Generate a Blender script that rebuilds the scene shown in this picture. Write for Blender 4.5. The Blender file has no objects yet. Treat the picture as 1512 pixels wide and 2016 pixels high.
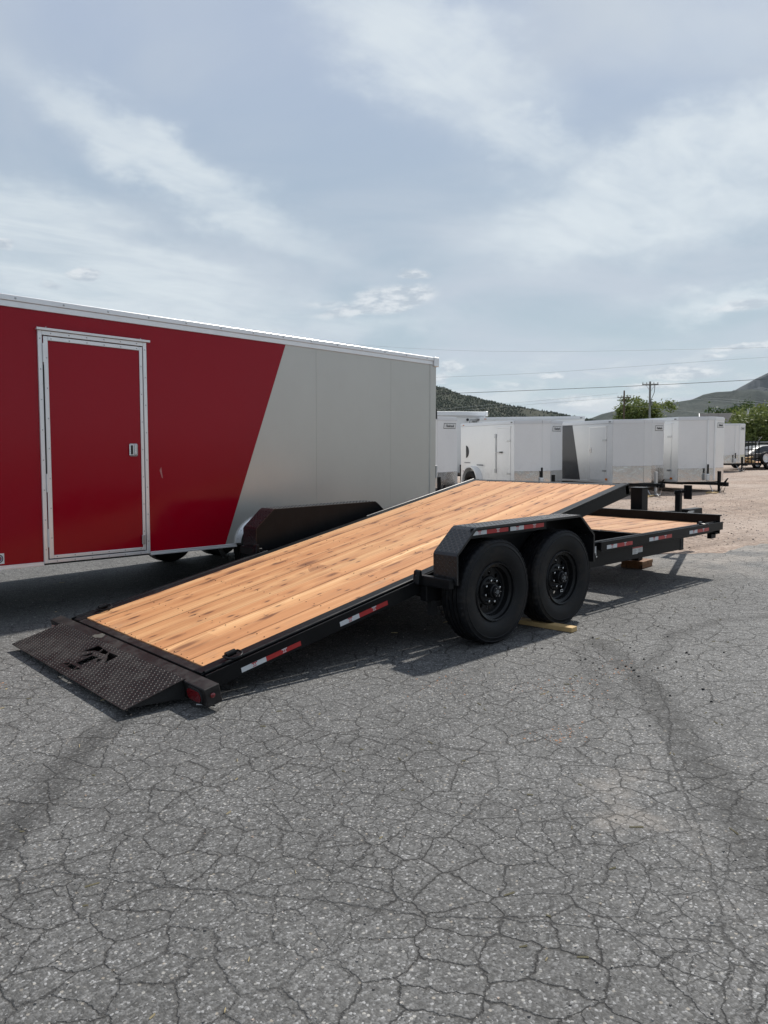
import bpy, bmesh, math, random
from mathutils import Vector, Matrix, noise as mnoise
random.seed(7)
PI = math.pi
sc = bpy.context.scene
C = sc.collection

# ------------------------------------------------------------------ camera
CAM = Vector((-4.3066, -3.5356, 1.4573))
YAW, PITCH, ROLL, FPX = 0.8369, -0.0853, -0.0127, 1499.4
def cam_axes():
    fw = Vector((math.cos(YAW)*math.cos(PITCH), math.sin(YAW)*math.cos(PITCH), math.sin(PITCH)))
    rt = Vector((math.sin(YAW), -math.cos(YAW), 0))
    up = rt.cross(fw)
    r2 = math.cos(ROLL)*rt + math.sin(ROLL)*up
    u2 = -math.sin(ROLL)*rt + math.cos(ROLL)*up
    return fw, r2, u2
fw, rt, up = cam_axes()
cd = bpy.data.cameras.new('camera')
cd.sensor_fit = 'VERTICAL'; cd.sensor_height = 36.0; cd.sensor_width = 27.0
cd.lens = FPX/2016.0*36.0
cd.clip_start = 0.05; cd.clip_end = 40000
cam = bpy.data.objects.new('camera', cd); C.objects.link(cam)
m = Matrix.Identity(4)
for i in range(3):
    m[i][0] = rt[i]; m[i][1] = up[i]; m[i][2] = -fw[i]; m[i][3] = CAM[i]
cam.matrix_world = m
sc.camera = cam

# ------------------------------------------------------------------ light
SUN_AZ = math.radians(14.0)      # from +X towards +Y
SUN_EL = math.radians(50.0)
sd = bpy.data.lights.new('sun', 'SUN'); sd.energy = 5.0; sd.angle = math.radians(1.8); sd.color = (1.0, 0.955, 0.89)
sun = bpy.data.objects.new('sun', sd); C.objects.link(sun)
sv = Vector((math.cos(SUN_AZ)*math.cos(SUN_EL), math.sin(SUN_AZ)*math.cos(SUN_EL), math.sin(SUN_EL)))
sun.rotation_euler = sv.to_track_quat('Z', 'Y').to_euler(); sun.location = (6, 3, 20)

sc.view_settings.view_transform = 'Standard'; sc.view_settings.look = 'None'
sc.view_settings.exposure = 0.0; sc.view_settings.gamma = 1.0
sc.view_settings.use_curve_mapping = False
sc.render.engine = 'CYCLES'
sc.cycles.max_bounces = 6; sc.cycles.diffuse_bounces = 3; sc.cycles.glossy_bounces = 3
sc.cycles.use_denoising = True
try: sc.cycles.denoiser = 'OPENIMAGEDENOISE'
except Exception: pass

# ------------------------------------------------------------------ node helper
class NT:
    def __init__(s, tree): s.t = tree; s.n = tree.nodes; s.l = tree.links
    def new(s, ty, **kw):
        nd = s.n.new(ty)
        for k, v in kw.items(): setattr(nd, k, v)
        return nd
    def put(s, sock, v):
        if v is None: return
        if isinstance(v, bpy.types.NodeSocket): s.l.new(v, sock)
        elif isinstance(v, bpy.types.Node): s.l.new(v.outputs[0], sock)
        else:
            if sock.type == 'RGBA' and not isinstance(v, (int, float)) and len(v) == 3: v = (*v, 1)
            if sock.type == 'RGBA' and isinstance(v, (int, float)): v = (v, v, v, 1)
            sock.default_value = v
    def math(s, op, a, b=None, c=None, clamp=False):
        nd = s.new('ShaderNodeMath', operation=op, use_clamp=clamp)
        s.put(nd.inputs[0], a); s.put(nd.inputs[1], b)
        if c is not None: s.put(nd.inputs[2], c)
        return nd.outputs[0]
    def vmath(s, op, a, b=None):
        nd = s.new('ShaderNodeVectorMath', operation=op)
        s.put(nd.inputs[0], a)
        if b is not None:
            if op == 'SCALE': s.put(nd.inputs['Scale'], b)
            else: s.put(nd.inputs[1], b)
        return nd.outputs['Value'] if op in ('DOT_PRODUCT', 'LENGTH', 'DISTANCE') else nd.outputs[0]
    def mix(s, f, a, b, mode='MIX'):
        nd = s.new('ShaderNodeMix', data_type='RGBA', blend_type=mode)
        s.put(nd.inputs[0], f); s.put(nd.inputs[6], a); s.put(nd.inputs[7], b)
        return nd.outputs[2]
    def ramp(s, f, stops, interp='LINEAR'):
        nd = s.new('ShaderNodeValToRGB'); nd.color_ramp.interpolation = interp
        e = nd.color_ramp.elements
        while len(e) < len(stops): e.new(0.5)
        for i, (p, c) in enumerate(stops):
            e[i].position = p
            e[i].color = (c, c, c, 1) if isinstance(c, (int, float)) else (*c[:3], 1)
        s.put(nd.inputs[0], f)
        return nd.outputs[0]
    def sm(s, x, a, b, lo=0.0, hi=1.0):
        nd = s.new('ShaderNodeMapRange', interpolation_type='SMOOTHSTEP')
        s.put(nd.inputs[0], x); s.put(nd.inputs[1], a); s.put(nd.inputs[2], b); s.put(nd.inputs[3], lo); s.put(nd.inputs[4], hi)
        return nd.outputs[0]
    def noise(s, co, scale, detail=3, rough=0.55, dist=0.0, out=0):
        nd = s.new('ShaderNodeTexNoise')
        s.put(nd.inputs['Vector'], co); nd.inputs['Scale'].default_value = scale
        nd.inputs['Detail'].default_value = detail; nd.inputs['Roughness'].default_value = rough
        nd.inputs['Distortion'].default_value = dist
        return nd.outputs[out]
    def vor(s, co, scale, feature='F1', out='Distance', rnd=1.0, dims='3D'):
        nd = s.new('ShaderNodeTexVoronoi', feature=feature, voronoi_dimensions=dims)
        s.put(nd.inputs['Vector'], co); nd.inputs['Scale'].default_value = scale
        nd.inputs['Randomness'].default_value = rnd
        return nd.outputs[out]
    def mapping(s, co, scale=(1, 1, 1), loc=(0, 0, 0), rot=(0, 0, 0)):
        nd = s.new('ShaderNodeMapping'); s.put(nd.inputs[0], co)
        nd.inputs['Location'].default_value = loc; nd.inputs['Rotation'].default_value = rot; nd.inputs['Scale'].default_value = scale
        return nd.outputs[0]
    def sep(s, v):
        nd = s.new('ShaderNodeSeparateXYZ'); s.put(nd.inputs[0], v); return nd.outputs
    def comb(s, x, y, z=0.0):
        nd = s.new('ShaderNodeCombineXYZ'); s.put(nd.inputs[0], x); s.put(nd.inputs[1], y); s.put(nd.inputs[2], z); return nd.outputs[0]
    def bump(s, h, strength=0.3, dist=0.01):
        nd = s.new('ShaderNodeBump'); nd.inputs['Strength'].default_value = strength; nd.inputs['Distance'].default_value = dist
        s.put(nd.inputs['Height'], h); return nd.outputs[0]

def mat(name, fn=None, color=(0.5, 0.5, 0.5), rough=0.5, metal=0.0, coat=0.0, spec=None):
    mt = bpy.data.materials.new(name); mt.use_nodes = True
    t = NT(mt.node_tree); b = mt.node_tree.nodes['Principled BSDF']
    b.inputs['Base Color'].default_value = (*color, 1); b.inputs['Roughness'].default_value = rough
    b.inputs['Metallic'].default_value = metal; b.inputs['Coat Weight'].default_value = coat
    if spec is not None: b.inputs['Specular IOR Level'].default_value = spec
    if fn: fn(t, b)
    return mt
def simple(name, color, rough=0.5, metal=0.0, coat=0.0, var=0.12, scale=3.0, bump=0.0, bscale=40.0, spec=None, rvar=0.08):
    """one base colour with gentle unevenness in tone and gloss"""
    def fn(t, b):
        co = t.new('ShaderNodeTexCoord').outputs['Object']
        n = t.noise(co, scale, 4, 0.6)
        f = t.math('MULTIPLY_ADD', t.math('SUBTRACT', n, 0.5), 2*var, 1.0)
        cc = t.vmath('SCALE', color, f); t.put(b.inputs['Base Color'], cc)
        n2 = t.noise(co, scale*3.1, 3)
        t.put(b.inputs['Roughness'], t.math('MULTIPLY_ADD', t.math('SUBTRACT', n2, 0.5), 2*rvar, rough, clamp=True))
        if bump: t.put(b.inputs['Normal'], t.bump(t.noise(co, bscale, 3), bump, 0.004))
    return mat(name, fn, color, rough, metal, coat, spec)

# ------------------------------------------------------------------ world / sky
wd = bpy.data.worlds.new('World'); sc.world = wd; wd.use_nodes = True
def build_sky():
    t = NT(wd.node_tree); t.n.clear()
    out = t.new('ShaderNodeOutputWorld'); bg = t.new('ShaderNodeBackground'); bg.inputs['Strength'].default_value = 0.1
    t.l.new(bg.outputs[0], out.inputs[0])
    sky = t.new('ShaderNodeTexSky', sky_type='NISHITA'); sky.sun_disc = False
    sky.sun_elevation = SUN_EL; sky.sun_rotation = math.radians(90) - SUN_AZ
    sky.air_density = 1.0; sky.dust_density = 1.5; sky.ozone_density = 1.0
    d = t.vmath('NORMALIZE', t.new('ShaderNodeTexCoord').outputs['Generated'])
    x, y, z = t.sep(d)
    zz = t.math('MAXIMUM', z, 0.0)
    q = t.vmath('SCALE', t.comb(x, y, 0.0), t.math('DIVIDE', 1.0, t.math('ADD', zz, 0.12)))   # cloud-deck plane
    az = t.math('MULTIPLY', t.math('ARCTAN2', y, x), 180/PI)
    el = t.math('MULTIPLY', t.math('ARCSINE', z), 180/PI)
    ae = t.comb(az, el, 0.0)
    w1 = t.noise(t.mapping(ae, (0.16, 0.30, 1)), 1.0, 6, 0.62, out=1)
    wv = t.vmath('SUBTRACT', w1, (0.5, 0.5, 0.5))
    aw = t.sep(t.vmath('ADD', ae, t.vmath('MULTIPLY', wv, (9.0, 5.0, 0.0))))
    w2 = t.noise(t.mapping(ae, (0.5, 1.0, 1)), 1.0, 5, 0.65, out=1)
    aw2 = t.sep(t.vmath('ADD', ae, t.vmath('MULTIPLY', t.vmath('SUBTRACT', w2, (0.5, 0.5, 0.5)), (1.9, 0.95, 0.0))))
    def blob(a0, e0, ra, re, rot, src, soft=1.0):
        cr, sr = math.cos(math.radians(rot)), math.sin(math.radians(rot))
        dx = t.math('SUBTRACT', src[0], a0); dy = t.math('SUBTRACT', src[1], e0)
        u = t.math('ADD', t.math('MULTIPLY', dx, cr/ra), t.math('MULTIPLY', dy, sr/ra))
        v = t.math('ADD', t.math('MULTIPLY', dx, -sr/re), t.math('MULTIPLY', dy, cr/re))
        r2 = t.math('ADD', t.math('MULTIPLY', u, u), t.math('MULTIPLY', v, v))
        return t.math('EXPONENT', t.math('MULTIPLY', r2, -soft))
    # broad veil of thin cirrostratus all over the sky
    veil = t.noise(q, 0.9, 5, 0.55, 0.6)
    veil2 = t.noise(t.mapping(q, (1.6, 3.6, 1), rot=(0, 0, 0.5)), 1.0, 7, 0.62, 0.8)
    veil3 = t.noise(t.mapping(q, (3.5, 9, 1), rot=(0, 0, 0.9)), 1.0, 6, 0.6, 0.6)
    # cloud banks: bearing and height, half widths in degrees, tilt (azimuth grows to the left)
    def dirn(px, py):
        v = fw + rt*((px-756)/FPX) - up*((py-1008)/FPX); v.normalize()
        return math.degrees(math.atan2(v.y, v.x)), math.degrees(math.asin(v.z))
    big = [(360, 350, 12, 2.0, 25, .75), (190, 530, 13, 3.4, 15, 1.0), (830, 90, 9, 4.0, 28, .75), (1010, 255, 7, 2.0, 28, .55),
           (1330, 330, 11, 2.8, -10, .95), (1230, 430, 10, 2.8, -4, .9), (1480, 300, 6, 2.6, -12, .8), (1450, 590, 7, 1.1, -2, .65), (1380, 60, 10, 4, 10, .25), (700, 640, 8, 1.2, -3, .4)]
    big = [(*dirn(a[0], a[1]), *a[2:]) for a in big]
    cov = None
    for a0, e0, ra, re, rot, k in big:
        g = t.math('MULTIPLY', blob(a0, e0, ra, re, rot, aw), k)
        cov = g if cov is None else t.math('MAXIMUM', cov, g)
    tex = t.math('ADD', t.math('MULTIPLY', veil2, 0.7), t.math('MULTIPLY', veil3, 0.45))
    covt = t.math('MULTIPLY', t.sm(cov, .04, .66), t.sm(tex, 0.32, 0.72, 0.42, 1.05))
    # small denser clouds: the lens cloud above the roof and low cumulus by the hills
    small = [(775, 588, 3.4, 1.0, -6, .95), (815, 540, 1.4, .4, 5, .8), (690, 612, 3.6, .55, -8, .6), (640, 600, 3, .5, 0, .35),
             (165, 540, 1.2, .42, 0, .9), (100, 560, 1.0, .4, 0, .4), (5, 478, .9, .5, 0, .6),
             (885, 722, 1.0, .5, 0, .85), (870, 745, .8, .5, 0, .6), (1085, 738, 1.0, .28, 0, .7), (1340, 735, 3.2, .55, 0, .75), (1290, 760, 3.0, .4, 0, .6), (1470, 681, 2.4, .26, -3, .95), (1405, 702, 1.0, .26, 0, .7),
             (1460, 600, 2.6, .5, -4, .55), (1130, 790, 4, .5, 0, .6), (1010, 760, 3, .35, 0, .35)]
    small = [(*dirn(a[0], a[1]), *a[2:]) for a in small]
    den = None
    for a0, e0, ra, re, rot, k in small:
        g = t.math('MULTIPLY', blob(a0, e0, ra, re, rot, aw2, 1.3), k)
        den = g if den is None else t.math('MAXIMUM', den, g)
    den = t.sm(den, 0.14, 0.50)
    lowb = t.noise(t.mapping(ae, (0.22, 0.9, 1)), 1.0, 6, 0.6, 0.5)
    low = t.math('MULTIPLY', t.sm(lowb, 0.47, 0.66), t.math('MULTIPLY', t.sm(el, 0.3, 1.8), t.sm(el, 8.5, 3.5)))
    # colours (divided by the 0.1 strength): blue gap, thin veil, cloud
    k = 10.0
    base = t.ramp(t.math('DIVIDE', t.math('MAXIMUM', el, 0.0), 60.0), [(0.0, (.585, .675, .710)), (.07, (.475, .590, .645)), (.13, (.430, .540, .615)), (.22, (.385, .490, .590)), (.45, (.405, .490, .640)), (1, (.39, .46, .61))])
    hv = t.mix(t.sm(veil, 0.34, 0.68), base, (.535, .600, .680))
    hv = t.mix(t.math('MULTIPLY', covt, .84, clamp=True), hv, (.75, .815, .85))
    hv = t.mix(t.math('MULTIPLY', low, 0.55), hv, (.72, .765, .79))
    dsh = t.noise(t.mapping(ae, (0.6, 1.5, 1)), 1.0, 4, 0.6)
    dcol = t.mix(t.sm(dsh, 0.36, 0.62), (.48, .545, .615), (.80, .83, .855))
    hv = t.mix(t.math('MULTIPLY', den, 0.85), hv, dcol)
    gh = t.sm(el, -1.0, 0.3)
    veilc = t.vmath('SCALE', hv, k)
    col = t.mix(0.93, sky.outputs[0], veilc)
    col = t.mix(gh, t.vmath('SCALE', (.30, .28, .26), k), col)
    t.put(bg.inputs['Color'], col)
build_sky()
wd.cycles.sampling_method = 'MANUAL'; wd.cycles.sample_map_resolution = 256

# ------------------------------------------------------------------ mesh helpers
class MB:
    """collects boxes, prisms, tubes and lathes; build() links them as one mesh object"""
    def __init__(s, off=(0, 0, 0)): s.bm = bmesh.new(); s.o = Vector(off)
    def v(s, p): return s.bm.verts.new(Vector(p) - s.o)
    def hexa(s, P, bev=0.0):
        vs = [s.v(p) for p in P]
        fs = [s.bm.faces.new([vs[i] for i in f]) for f in ((0, 3, 2, 1), (4, 5, 6, 7), (0, 1, 5, 4), (1, 2, 6, 5), (2, 3, 7, 6), (3, 0, 4, 7))]
        if bev > 0:
            es = list({e for f in fs for e in f.edges})
            bmesh.ops.bevel(s.bm, geom=es, offset=bev, segments=1, affect='EDGES', profile=0.5)
        return s
    def box(s, a, b, bev=0.0, M=None):
        P = [(a[0], a[1], a[2]), (b[0], a[1], a[2]), (b[0], b[1], a[2]), (a[0], b[1], a[2]),
             (a[0], a[1], b[2]), (b[0], a[1], b[2]), (b[0], b[1], b[2]), (a[0], b[1], b[2])]
        if M: P = [M(*p) for p in P]
        return s.hexa(P, bev)
    def prism(s, poly, d, M=None):
        """poly: list of 3-D points, d: extrusion vector"""
        P = [Vector(p) for p in poly]; Q = [p + Vector(d) for p in P]
        if M: P = [M(*p) for p in P]; Q = [M(*p) for p in Q]
        a = [s.v(p) for p in P]; b = [s.v(p) for p in Q]; n = len(a)
        s.bm.faces.new(a[::-1]); s.bm.faces.new(b)
        for i in range(n): s.bm.faces.new((a[i], a[(i+1) % n], b[(i+1) % n], b[i]))
        return s
    def tube(s, pts, r, n=8, closed=False, caps=True):
        pts = [Vector(p) for p in pts]; rings = []
        N = len(pts)
        for i, p in enumerate(pts):
            if closed: tn = pts[(i+1) % N] - pts[i-1]
            else: tn = pts[min(i+1, N-1)] - pts[max(i-1, 0)]
            tn.normalize()
            a = Vector((0, 0, 1)) if abs(tn.z) < 0.9 else Vector((1, 0, 0))
            u = tn.cross(a).normalized(); w = tn.cross(u)
            rr = r[i] if isinstance(r, (list, tuple)) else r
            rings.append([s.v(p + rr*(math.cos(2*PI*k/n)*u + math.sin(2*PI*k/n)*w)) for k in range(n)])
        for i in range(N if closed else N-1):
            A, B = rings[i], rings[(i+1) % N]
            for k in range(n): s.bm.faces.new((A[k], A[(k+1) % n], B[(k+1) % n], B[k]))
        if caps and not closed: s.bm.faces.new(rings[0][::-1]); s.bm.faces.new(rings[-1])
        return s
    def lathe(s, prof, c, axis='Y', n=48, jit=None, cap=False):
        """prof: (radius, offset along axis)"""
        rings = []
        for j, (r, w) in enumerate(prof):
            ring = []
            for k in range(n):
                a = 2*PI*k/n; rr = r + (jit(j, k) if jit else 0)
                ca, sa = math.cos(a)*rr, math.sin(a)*rr
                p = {'Y': (ca, w, sa), 'Z': (ca, sa, w), 'X': (w, ca, sa)}[axis]
                ring.append(s.v(Vector(c) + Vector(p)))
            rings.append(ring)
        for A, B in zip(rings[:-1], rings[1:]):
            for k in range(n): s.bm.faces.new((A[k], A[(k+1) % n], B[(k+1) % n], B[k]))
        if cap: s.bm.faces.new(rings[-1]); s.bm.faces.new(rings[0][::-1])
        return s
    def holed(s, outer, holes, thick, M):
        """flat plate with cut-outs. outer, holes: 2-D loops; M(u, v, w) -> 3-D"""
        bm2 = bmesh.new(); edges = []
        for lp in [outer] + holes:
            vs = [bm2.verts.new((p[0], p[1], 0)) for p in lp]
            edges += [bm2.edges.new((vs[i], vs[(i+1) % len(vs)])) for i in range(len(vs))]
        bmesh.ops.triangle_fill(bm2, edges=edges, use_beauty=True, use_dissolve=False)
        top, bot = {}, {}
        for v_ in bm2.verts:
            top[v_] = s.v(M(v_.co.x, v_.co.y, 0)); bot[v_] = s.v(M(v_.co.x, v_.co.y, -thick))
        for f in bm2.faces:
            s.bm.faces.new([top[q] for q in f.verts]); s.bm.faces.new([bot[q] for q in reversed(f.verts)])
        for e in bm2.edges:
            if len(e.link_faces) == 1:
                a, b = e.verts; s.bm.faces.new((top[a], bot[a], bot[b], top[b]))
        bm2.free(); return s
    def lugs(s, P0, U, V, lu, lv, step=0.029, h=0.0022, ok=None):
        """raised tread-plate diamonds over a flat patch"""
        U = Vector(U).normalized(); V = Vector(V).normalized(); N = U.cross(V); P0 = Vector(P0)
        if N.z < 0: N = -N
        nu, nv = int(lu/step), int(lv/step)
        for i in range(nu):
            for j in range(nv):
                u, v = (i+.5)*lu/nu, (j+.5)*lv/nv
                if ok and not ok(u, v): continue
                sg = 1 if (i+j) % 2 else -1
                a = (U + sg*V).normalized(); b = N.cross(a)
                c = P0 + u*U + v*V
                L, W = step*.46, step*.16
                q = [c-a*L, c-b*W, c+a*L, c+b*W]; tp = [c-a*L*.55+N*h, c+a*L*.55+N*h]
                vq = [s.v(p) for p in q]; vt = [s.v(p) for p in tp]
                s.bm.faces.new((vq[0], vq[1], vt[0])); s.bm.faces.new((vq[1], vq[2], vt[1], vt[0]))
                s.bm.faces.new((vq[2], vq[3], vt[1])); s.bm.faces.new((vq[3], vq[0], vt[0], vt[1]))
        return s
    def mesh(s, name, material, smooth=True):
        bmesh.ops.recalc_face_normals(s.bm, faces=s.bm.faces[:])
        me = bpy.data.meshes.new(name); s.bm.to_mesh(me); s.bm.free()
        mats = material if isinstance(material, (list, tuple)) else [material]
        for q in mats: me.materials.append(q)
        if smooth:
            me.polygons.foreach_set('use_smooth', [True]*len(me.polygons)); me.set_sharp_from_angle(angle=math.radians(34))
        return me
    def build(s, name, material, parent=None, smooth=True, **props):
        return link(name, s.mesh(name, material, smooth), parent, **props)
def link(name, me, parent=None, **props):
    o = bpy.data.objects.new(name, me); C.objects.link(o)
    if parent is not None: o.parent = parent
    for k, v in props.items(): o[k] = v
    return o
def empty(name, loc, rot=(0, 0, 0), **props):
    o = bpy.data.objects.new(name, None); C.objects.link(o); o.location = loc; o.rotation_euler = rot; o.empty_display_size = 0.2
    for k, v in props.items(): o[k] = v
    return o
def text_mesh(body, size, material, depth=0.0015):
    cu = bpy.data.curves.new('txt', 'FONT'); cu.body = body; cu.size = size; cu.extrude = depth; cu.align_x = 'CENTER'; cu.align_y = 'CENTER'; cu.shear = 0.25; cu.resolution_u = 3
    o = bpy.data.objects.new('txt', cu); C.objects.link(o)
    dg = bpy.context.evaluated_depsgraph_get()
    me = bpy.data.meshes.new_from_object(o.evaluated_get(dg))
    bpy.data.objects.remove(o); me.materials.clear(); me.materials.append(material); return me

# ------------------------------------------------------------------ materials
def asphalt_fn(t, b):
    co = t.new('ShaderNodeTexCoord').outputs['Object']
    X, Y_, Z = t.sep(co)
    big = t.noise(co, 0.33, 5, 0.6); med = t.noise(co, 1.7, 4, 0.6)
    warp = t.vmath('SCALE', t.vmath('SUBTRACT', t.noise(co, 1.25, 6, 0.70, out=1), (0.5, 0.5, 0.5)), 0.20)
    warp2 = t.vmath('SCALE', t.vmath('SUBTRACT', t.noise(co, 21, 4, 0.7, out=1), (0.5, 0.5, 0.5)), 0.038)
    cw = t.vmath('MULTIPLY', t.vmath('ADD', t.vmath('ADD', co, warp), warp2), (1, 1, 0))
    e1 = t.vor(cw, 6.0, 'DISTANCE_TO_EDGE', dims='2D'); e2 = t.vor(t.mapping(cw, loc=(3.1, 7.7, 0)), 10.5, 'DISTANCE_TO_EDGE', dims='2D'); e3 = t.vor(cw, 0.55, 'DISTANCE_TO_EDGE', dims='2D')
    wid = t.noise(co, 3.2, 3, 0.6)
    c1 = t.math('MULTIPLY', t.sm(e1, t.math('MULTIPLY_ADD', wid, 0.095, -.010), 0.0), t.sm(t.noise(co, 1.0, 4, .65), 0.32, 0.60, .42, 1.0))
    c2 = t.math('MULTIPLY', t.sm(e2, t.math('MULTIPLY_ADD', wid, 0.075, -.004), 0.0), t.math('MULTIPLY', t.sm(t.noise(t.mapping(co, loc=(9, 2, 0)), 0.8, 4), 0.42, 0.58), 0.8))
    c3 = t.math('MULTIPLY', t.sm(e3, t.math('MULTIPLY_ADD', wid, .016, -.003), 0.0), 0.75)
    crack = t.math('MAXIMUM', t.math('MAXIMUM', c1, c2), c3)
    soil = t.math('MULTIPLY', t.sm(e1, .11, .0), t.sm(t.noise(co, 2.1, 4), .42, .62))
    # exposed stones in the worn surface
    v1 = t.new('ShaderNodeTexVoronoi'); t.put(v1.inputs['Vector'], co); v1.inputs['Scale'].default_value = 140
    v2 = t.new('ShaderNodeTexVoronoi'); t.put(v2.inputs['Vector'], t.mapping(co, loc=(1.3, .7, .2))); v2.inputs['Scale'].default_value = 84
    r1 = t.sep(v1.outputs['Color']); r2 = t.sep(v2.outputs['Color'])
    s1 = t.ramp(r1[0], [(0.0, .045), (.35, .080), (.66, .130), (.88, .21), (.965, .37), (1, .45)], 'CONSTANT')
    st2 = t.math('MULTIPLY', t.math('MULTIPLY', t.sm(r2[1], .88, .93), .55), t.sm(v2.outputs['Distance'], .55, .30))
    st2c = t.ramp(r2[2], [(0, (.20, .20, .20)), (.35, (.34, .33, .31)), (.6, (.24, .23, .215)), (.8, (.45, .44, .41)), (.93, (.36, .31, .24)), (1, (.50, .49, .47))])
    fine = t.noise(co, 420, 2, 0.7)
    mot = t.noise(co, 38, 4, .7); g = t.mix(0.60, t.mix(t.sm(mot, .35, .65), (.070, .069, .065), (.170, .167, .158)), s1)
    g = t.mix(st2, g, st2c)
    g = t.vmath('SCALE', g, t.math('MULTIPLY_ADD', fine, 0.7, 0.65))
    tone = t.math('ADD', t.math('MULTIPLY', t.sm(big, .3, .7), .28), t.math('MULTIPLY', t.sm(med, .3, .7), .22))
    g = t.vmath('SCALE', g, t.math('ADD', tone, .84))
    # oily tyre tracks
    def seg(ax, ay, bx, by, w, k):
        L2 = (bx-ax)**2+(by-ay)**2
        pw = t.sep(t.vmath('ADD', co, t.vmath('SCALE', warp, 0.25)))
        h = t.math('DIVIDE', t.math('ADD', t.math('MULTIPLY', t.math('SUBTRACT', pw[0], ax), bx-ax), t.math('MULTIPLY', t.math('SUBTRACT', pw[1], ay), by-ay)), L2, clamp=True)
        dx = t.math('SUBTRACT', t.math('SUBTRACT', pw[0], ax), t.math('MULTIPLY', h, bx-ax))
        dy = t.math('SUBTRACT', t.math('SUBTRACT', pw[1], ay), t.math('MULTIPLY', h, by-ay))
        dd = t.math('SQRT', t.math('ADD', t.math('MULTIPLY', dx, dx), t.math('MULTIPLY', dy, dy)))
        return t.math('MULTIPLY', t.sm(dd, w, w*.25), k)
    tr = None
    for a in TRACKS:
        q = seg(*a); tr = q if tr is None else t.math('MAXIMUM', tr, q)
    tr = t.math('MULTIPLY', tr, t.sm(t.noise(co, 5, 4, .7), .25, .7, .45, 1.0))
    g = t.mix(t.math('MULTIPLY', tr, .85), g, t.vmath('SCALE', g, .42))
    oil = t.sm(t.noise(t.mapping(co, loc=(2.7, 8.1, 0)), 1.15, 5, .62), .66, .74); g = t.mix(t.math('MULTIPLY', oil, .55), g, t.vmath('SCALE', g, .38))
    # pale dust blown from the gravel yard
    dl = t.math('SUBTRACT', t.math('ADD', X, t.math('MULTIPLY', Y_, .55)), 4.6)
    dust = t.math('MULTIPLY', t.sm(dl, -1.6, 1.6), t.sm(t.noise(co, 1.3, 5, .65), .36, .62))
    dust = t.math('MAXIMUM', dust, t.math('MULTIPLY', t.sm(t.noise(t.mapping(co, loc=(4.2, 1.5, 0)), .55, 6, .7), .62, .74), .6))
    g = t.mix(t.math('MULTIPLY', dust, .62), g, t.mix(fine, (.27, .235, .20), (.42, .38, .335)))
    g = t.mix(t.math('MULTIPLY', soil, .30), g, (.050, .047, .044))
    g = t.mix(t.math('MULTIPLY', crack, .80), g, (.026, .025, .024))
    t.put(b.inputs['Base Color'], g)
    b.inputs['Roughness'].default_value = .80; b.inputs['Specular IOR Level'].default_value = .25
    hh = t.math('SUBTRACT', t.math('ADD', t.math('MULTIPLY', v1.outputs['Distance'], -.35), t.math('MULTIPLY', st2, .25)), t.math('MULTIPLY', crack, 1.6))
    t.put(b.inputs['Normal'], t.bump(hh, .55, .008))
TRACKS = []
def gravel_fn(t, b):
    co = t.new('ShaderNodeTexCoord').outputs['Object']
    big = t.noise(co, .16, 5, .6); med = t.noise(co, 1.2, 5, .65)
    v1 = t.new('ShaderNodeTexVoronoi'); t.put(v1.inputs['Vector'], co); v1.inputs['Scale'].default_value = 26
    v2 = t.new('ShaderNodeTexVoronoi'); t.put(v2.inputs['Vector'], co); v2.inputs['Scale'].default_value = 9
    r1 = t.sep(v1.outputs['Color']); r2 = t.sep(v2.outputs['Color'])
    g = t.ramp(r1[0], [(0, (.125, .084, .060)), (.4, (.245, .172, .128)), (.75, (.33, .243, .186)), (1, (.47, .375, .305))])
    g2 = t.ramp(r2[0], [(0, (.225, .158, .118)), (.5, (.34, .255, .198)), (1, (.45, .36, .295))])
    g = t.mix(.4, g, g2)
    g = t.mix(t.sm(med, .42, .68), g, t.vmath('SCALE', g, .72))
    g = t.mix(t.math('MULTIPLY', t.sm(big, .42, .62), .5), g, (.37, .31, .265))
    rut = t.noise(t.mapping(co, (.10, .9, 1), rot=(0, 0, .35)), 1.0, 5, .6); g = t.mix(t.math('MULTIPLY', t.sm(rut, .50, .66), .55), g, (.17, .125, .095))
    X = t.sep(co)
    # beyond the yard: grass and scrub
    far = t.vmath('LENGTH', co)
    sc_ = t.mix(t.noise(co, .05, 4), (.10, .115, .045), (.21, .19, .10))
    g = t.mix(t.sm(far, 62, 85), g, sc_)
    t.put(b.inputs['Base Color'], g); b.inputs['Roughness'].default_value = .92
    t.put(b.inputs['Normal'], t.bump(t.math('ADD', v1.outputs['Distance'], t.math('MULTIPLY', med, 2.0)), .6, .03))
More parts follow.
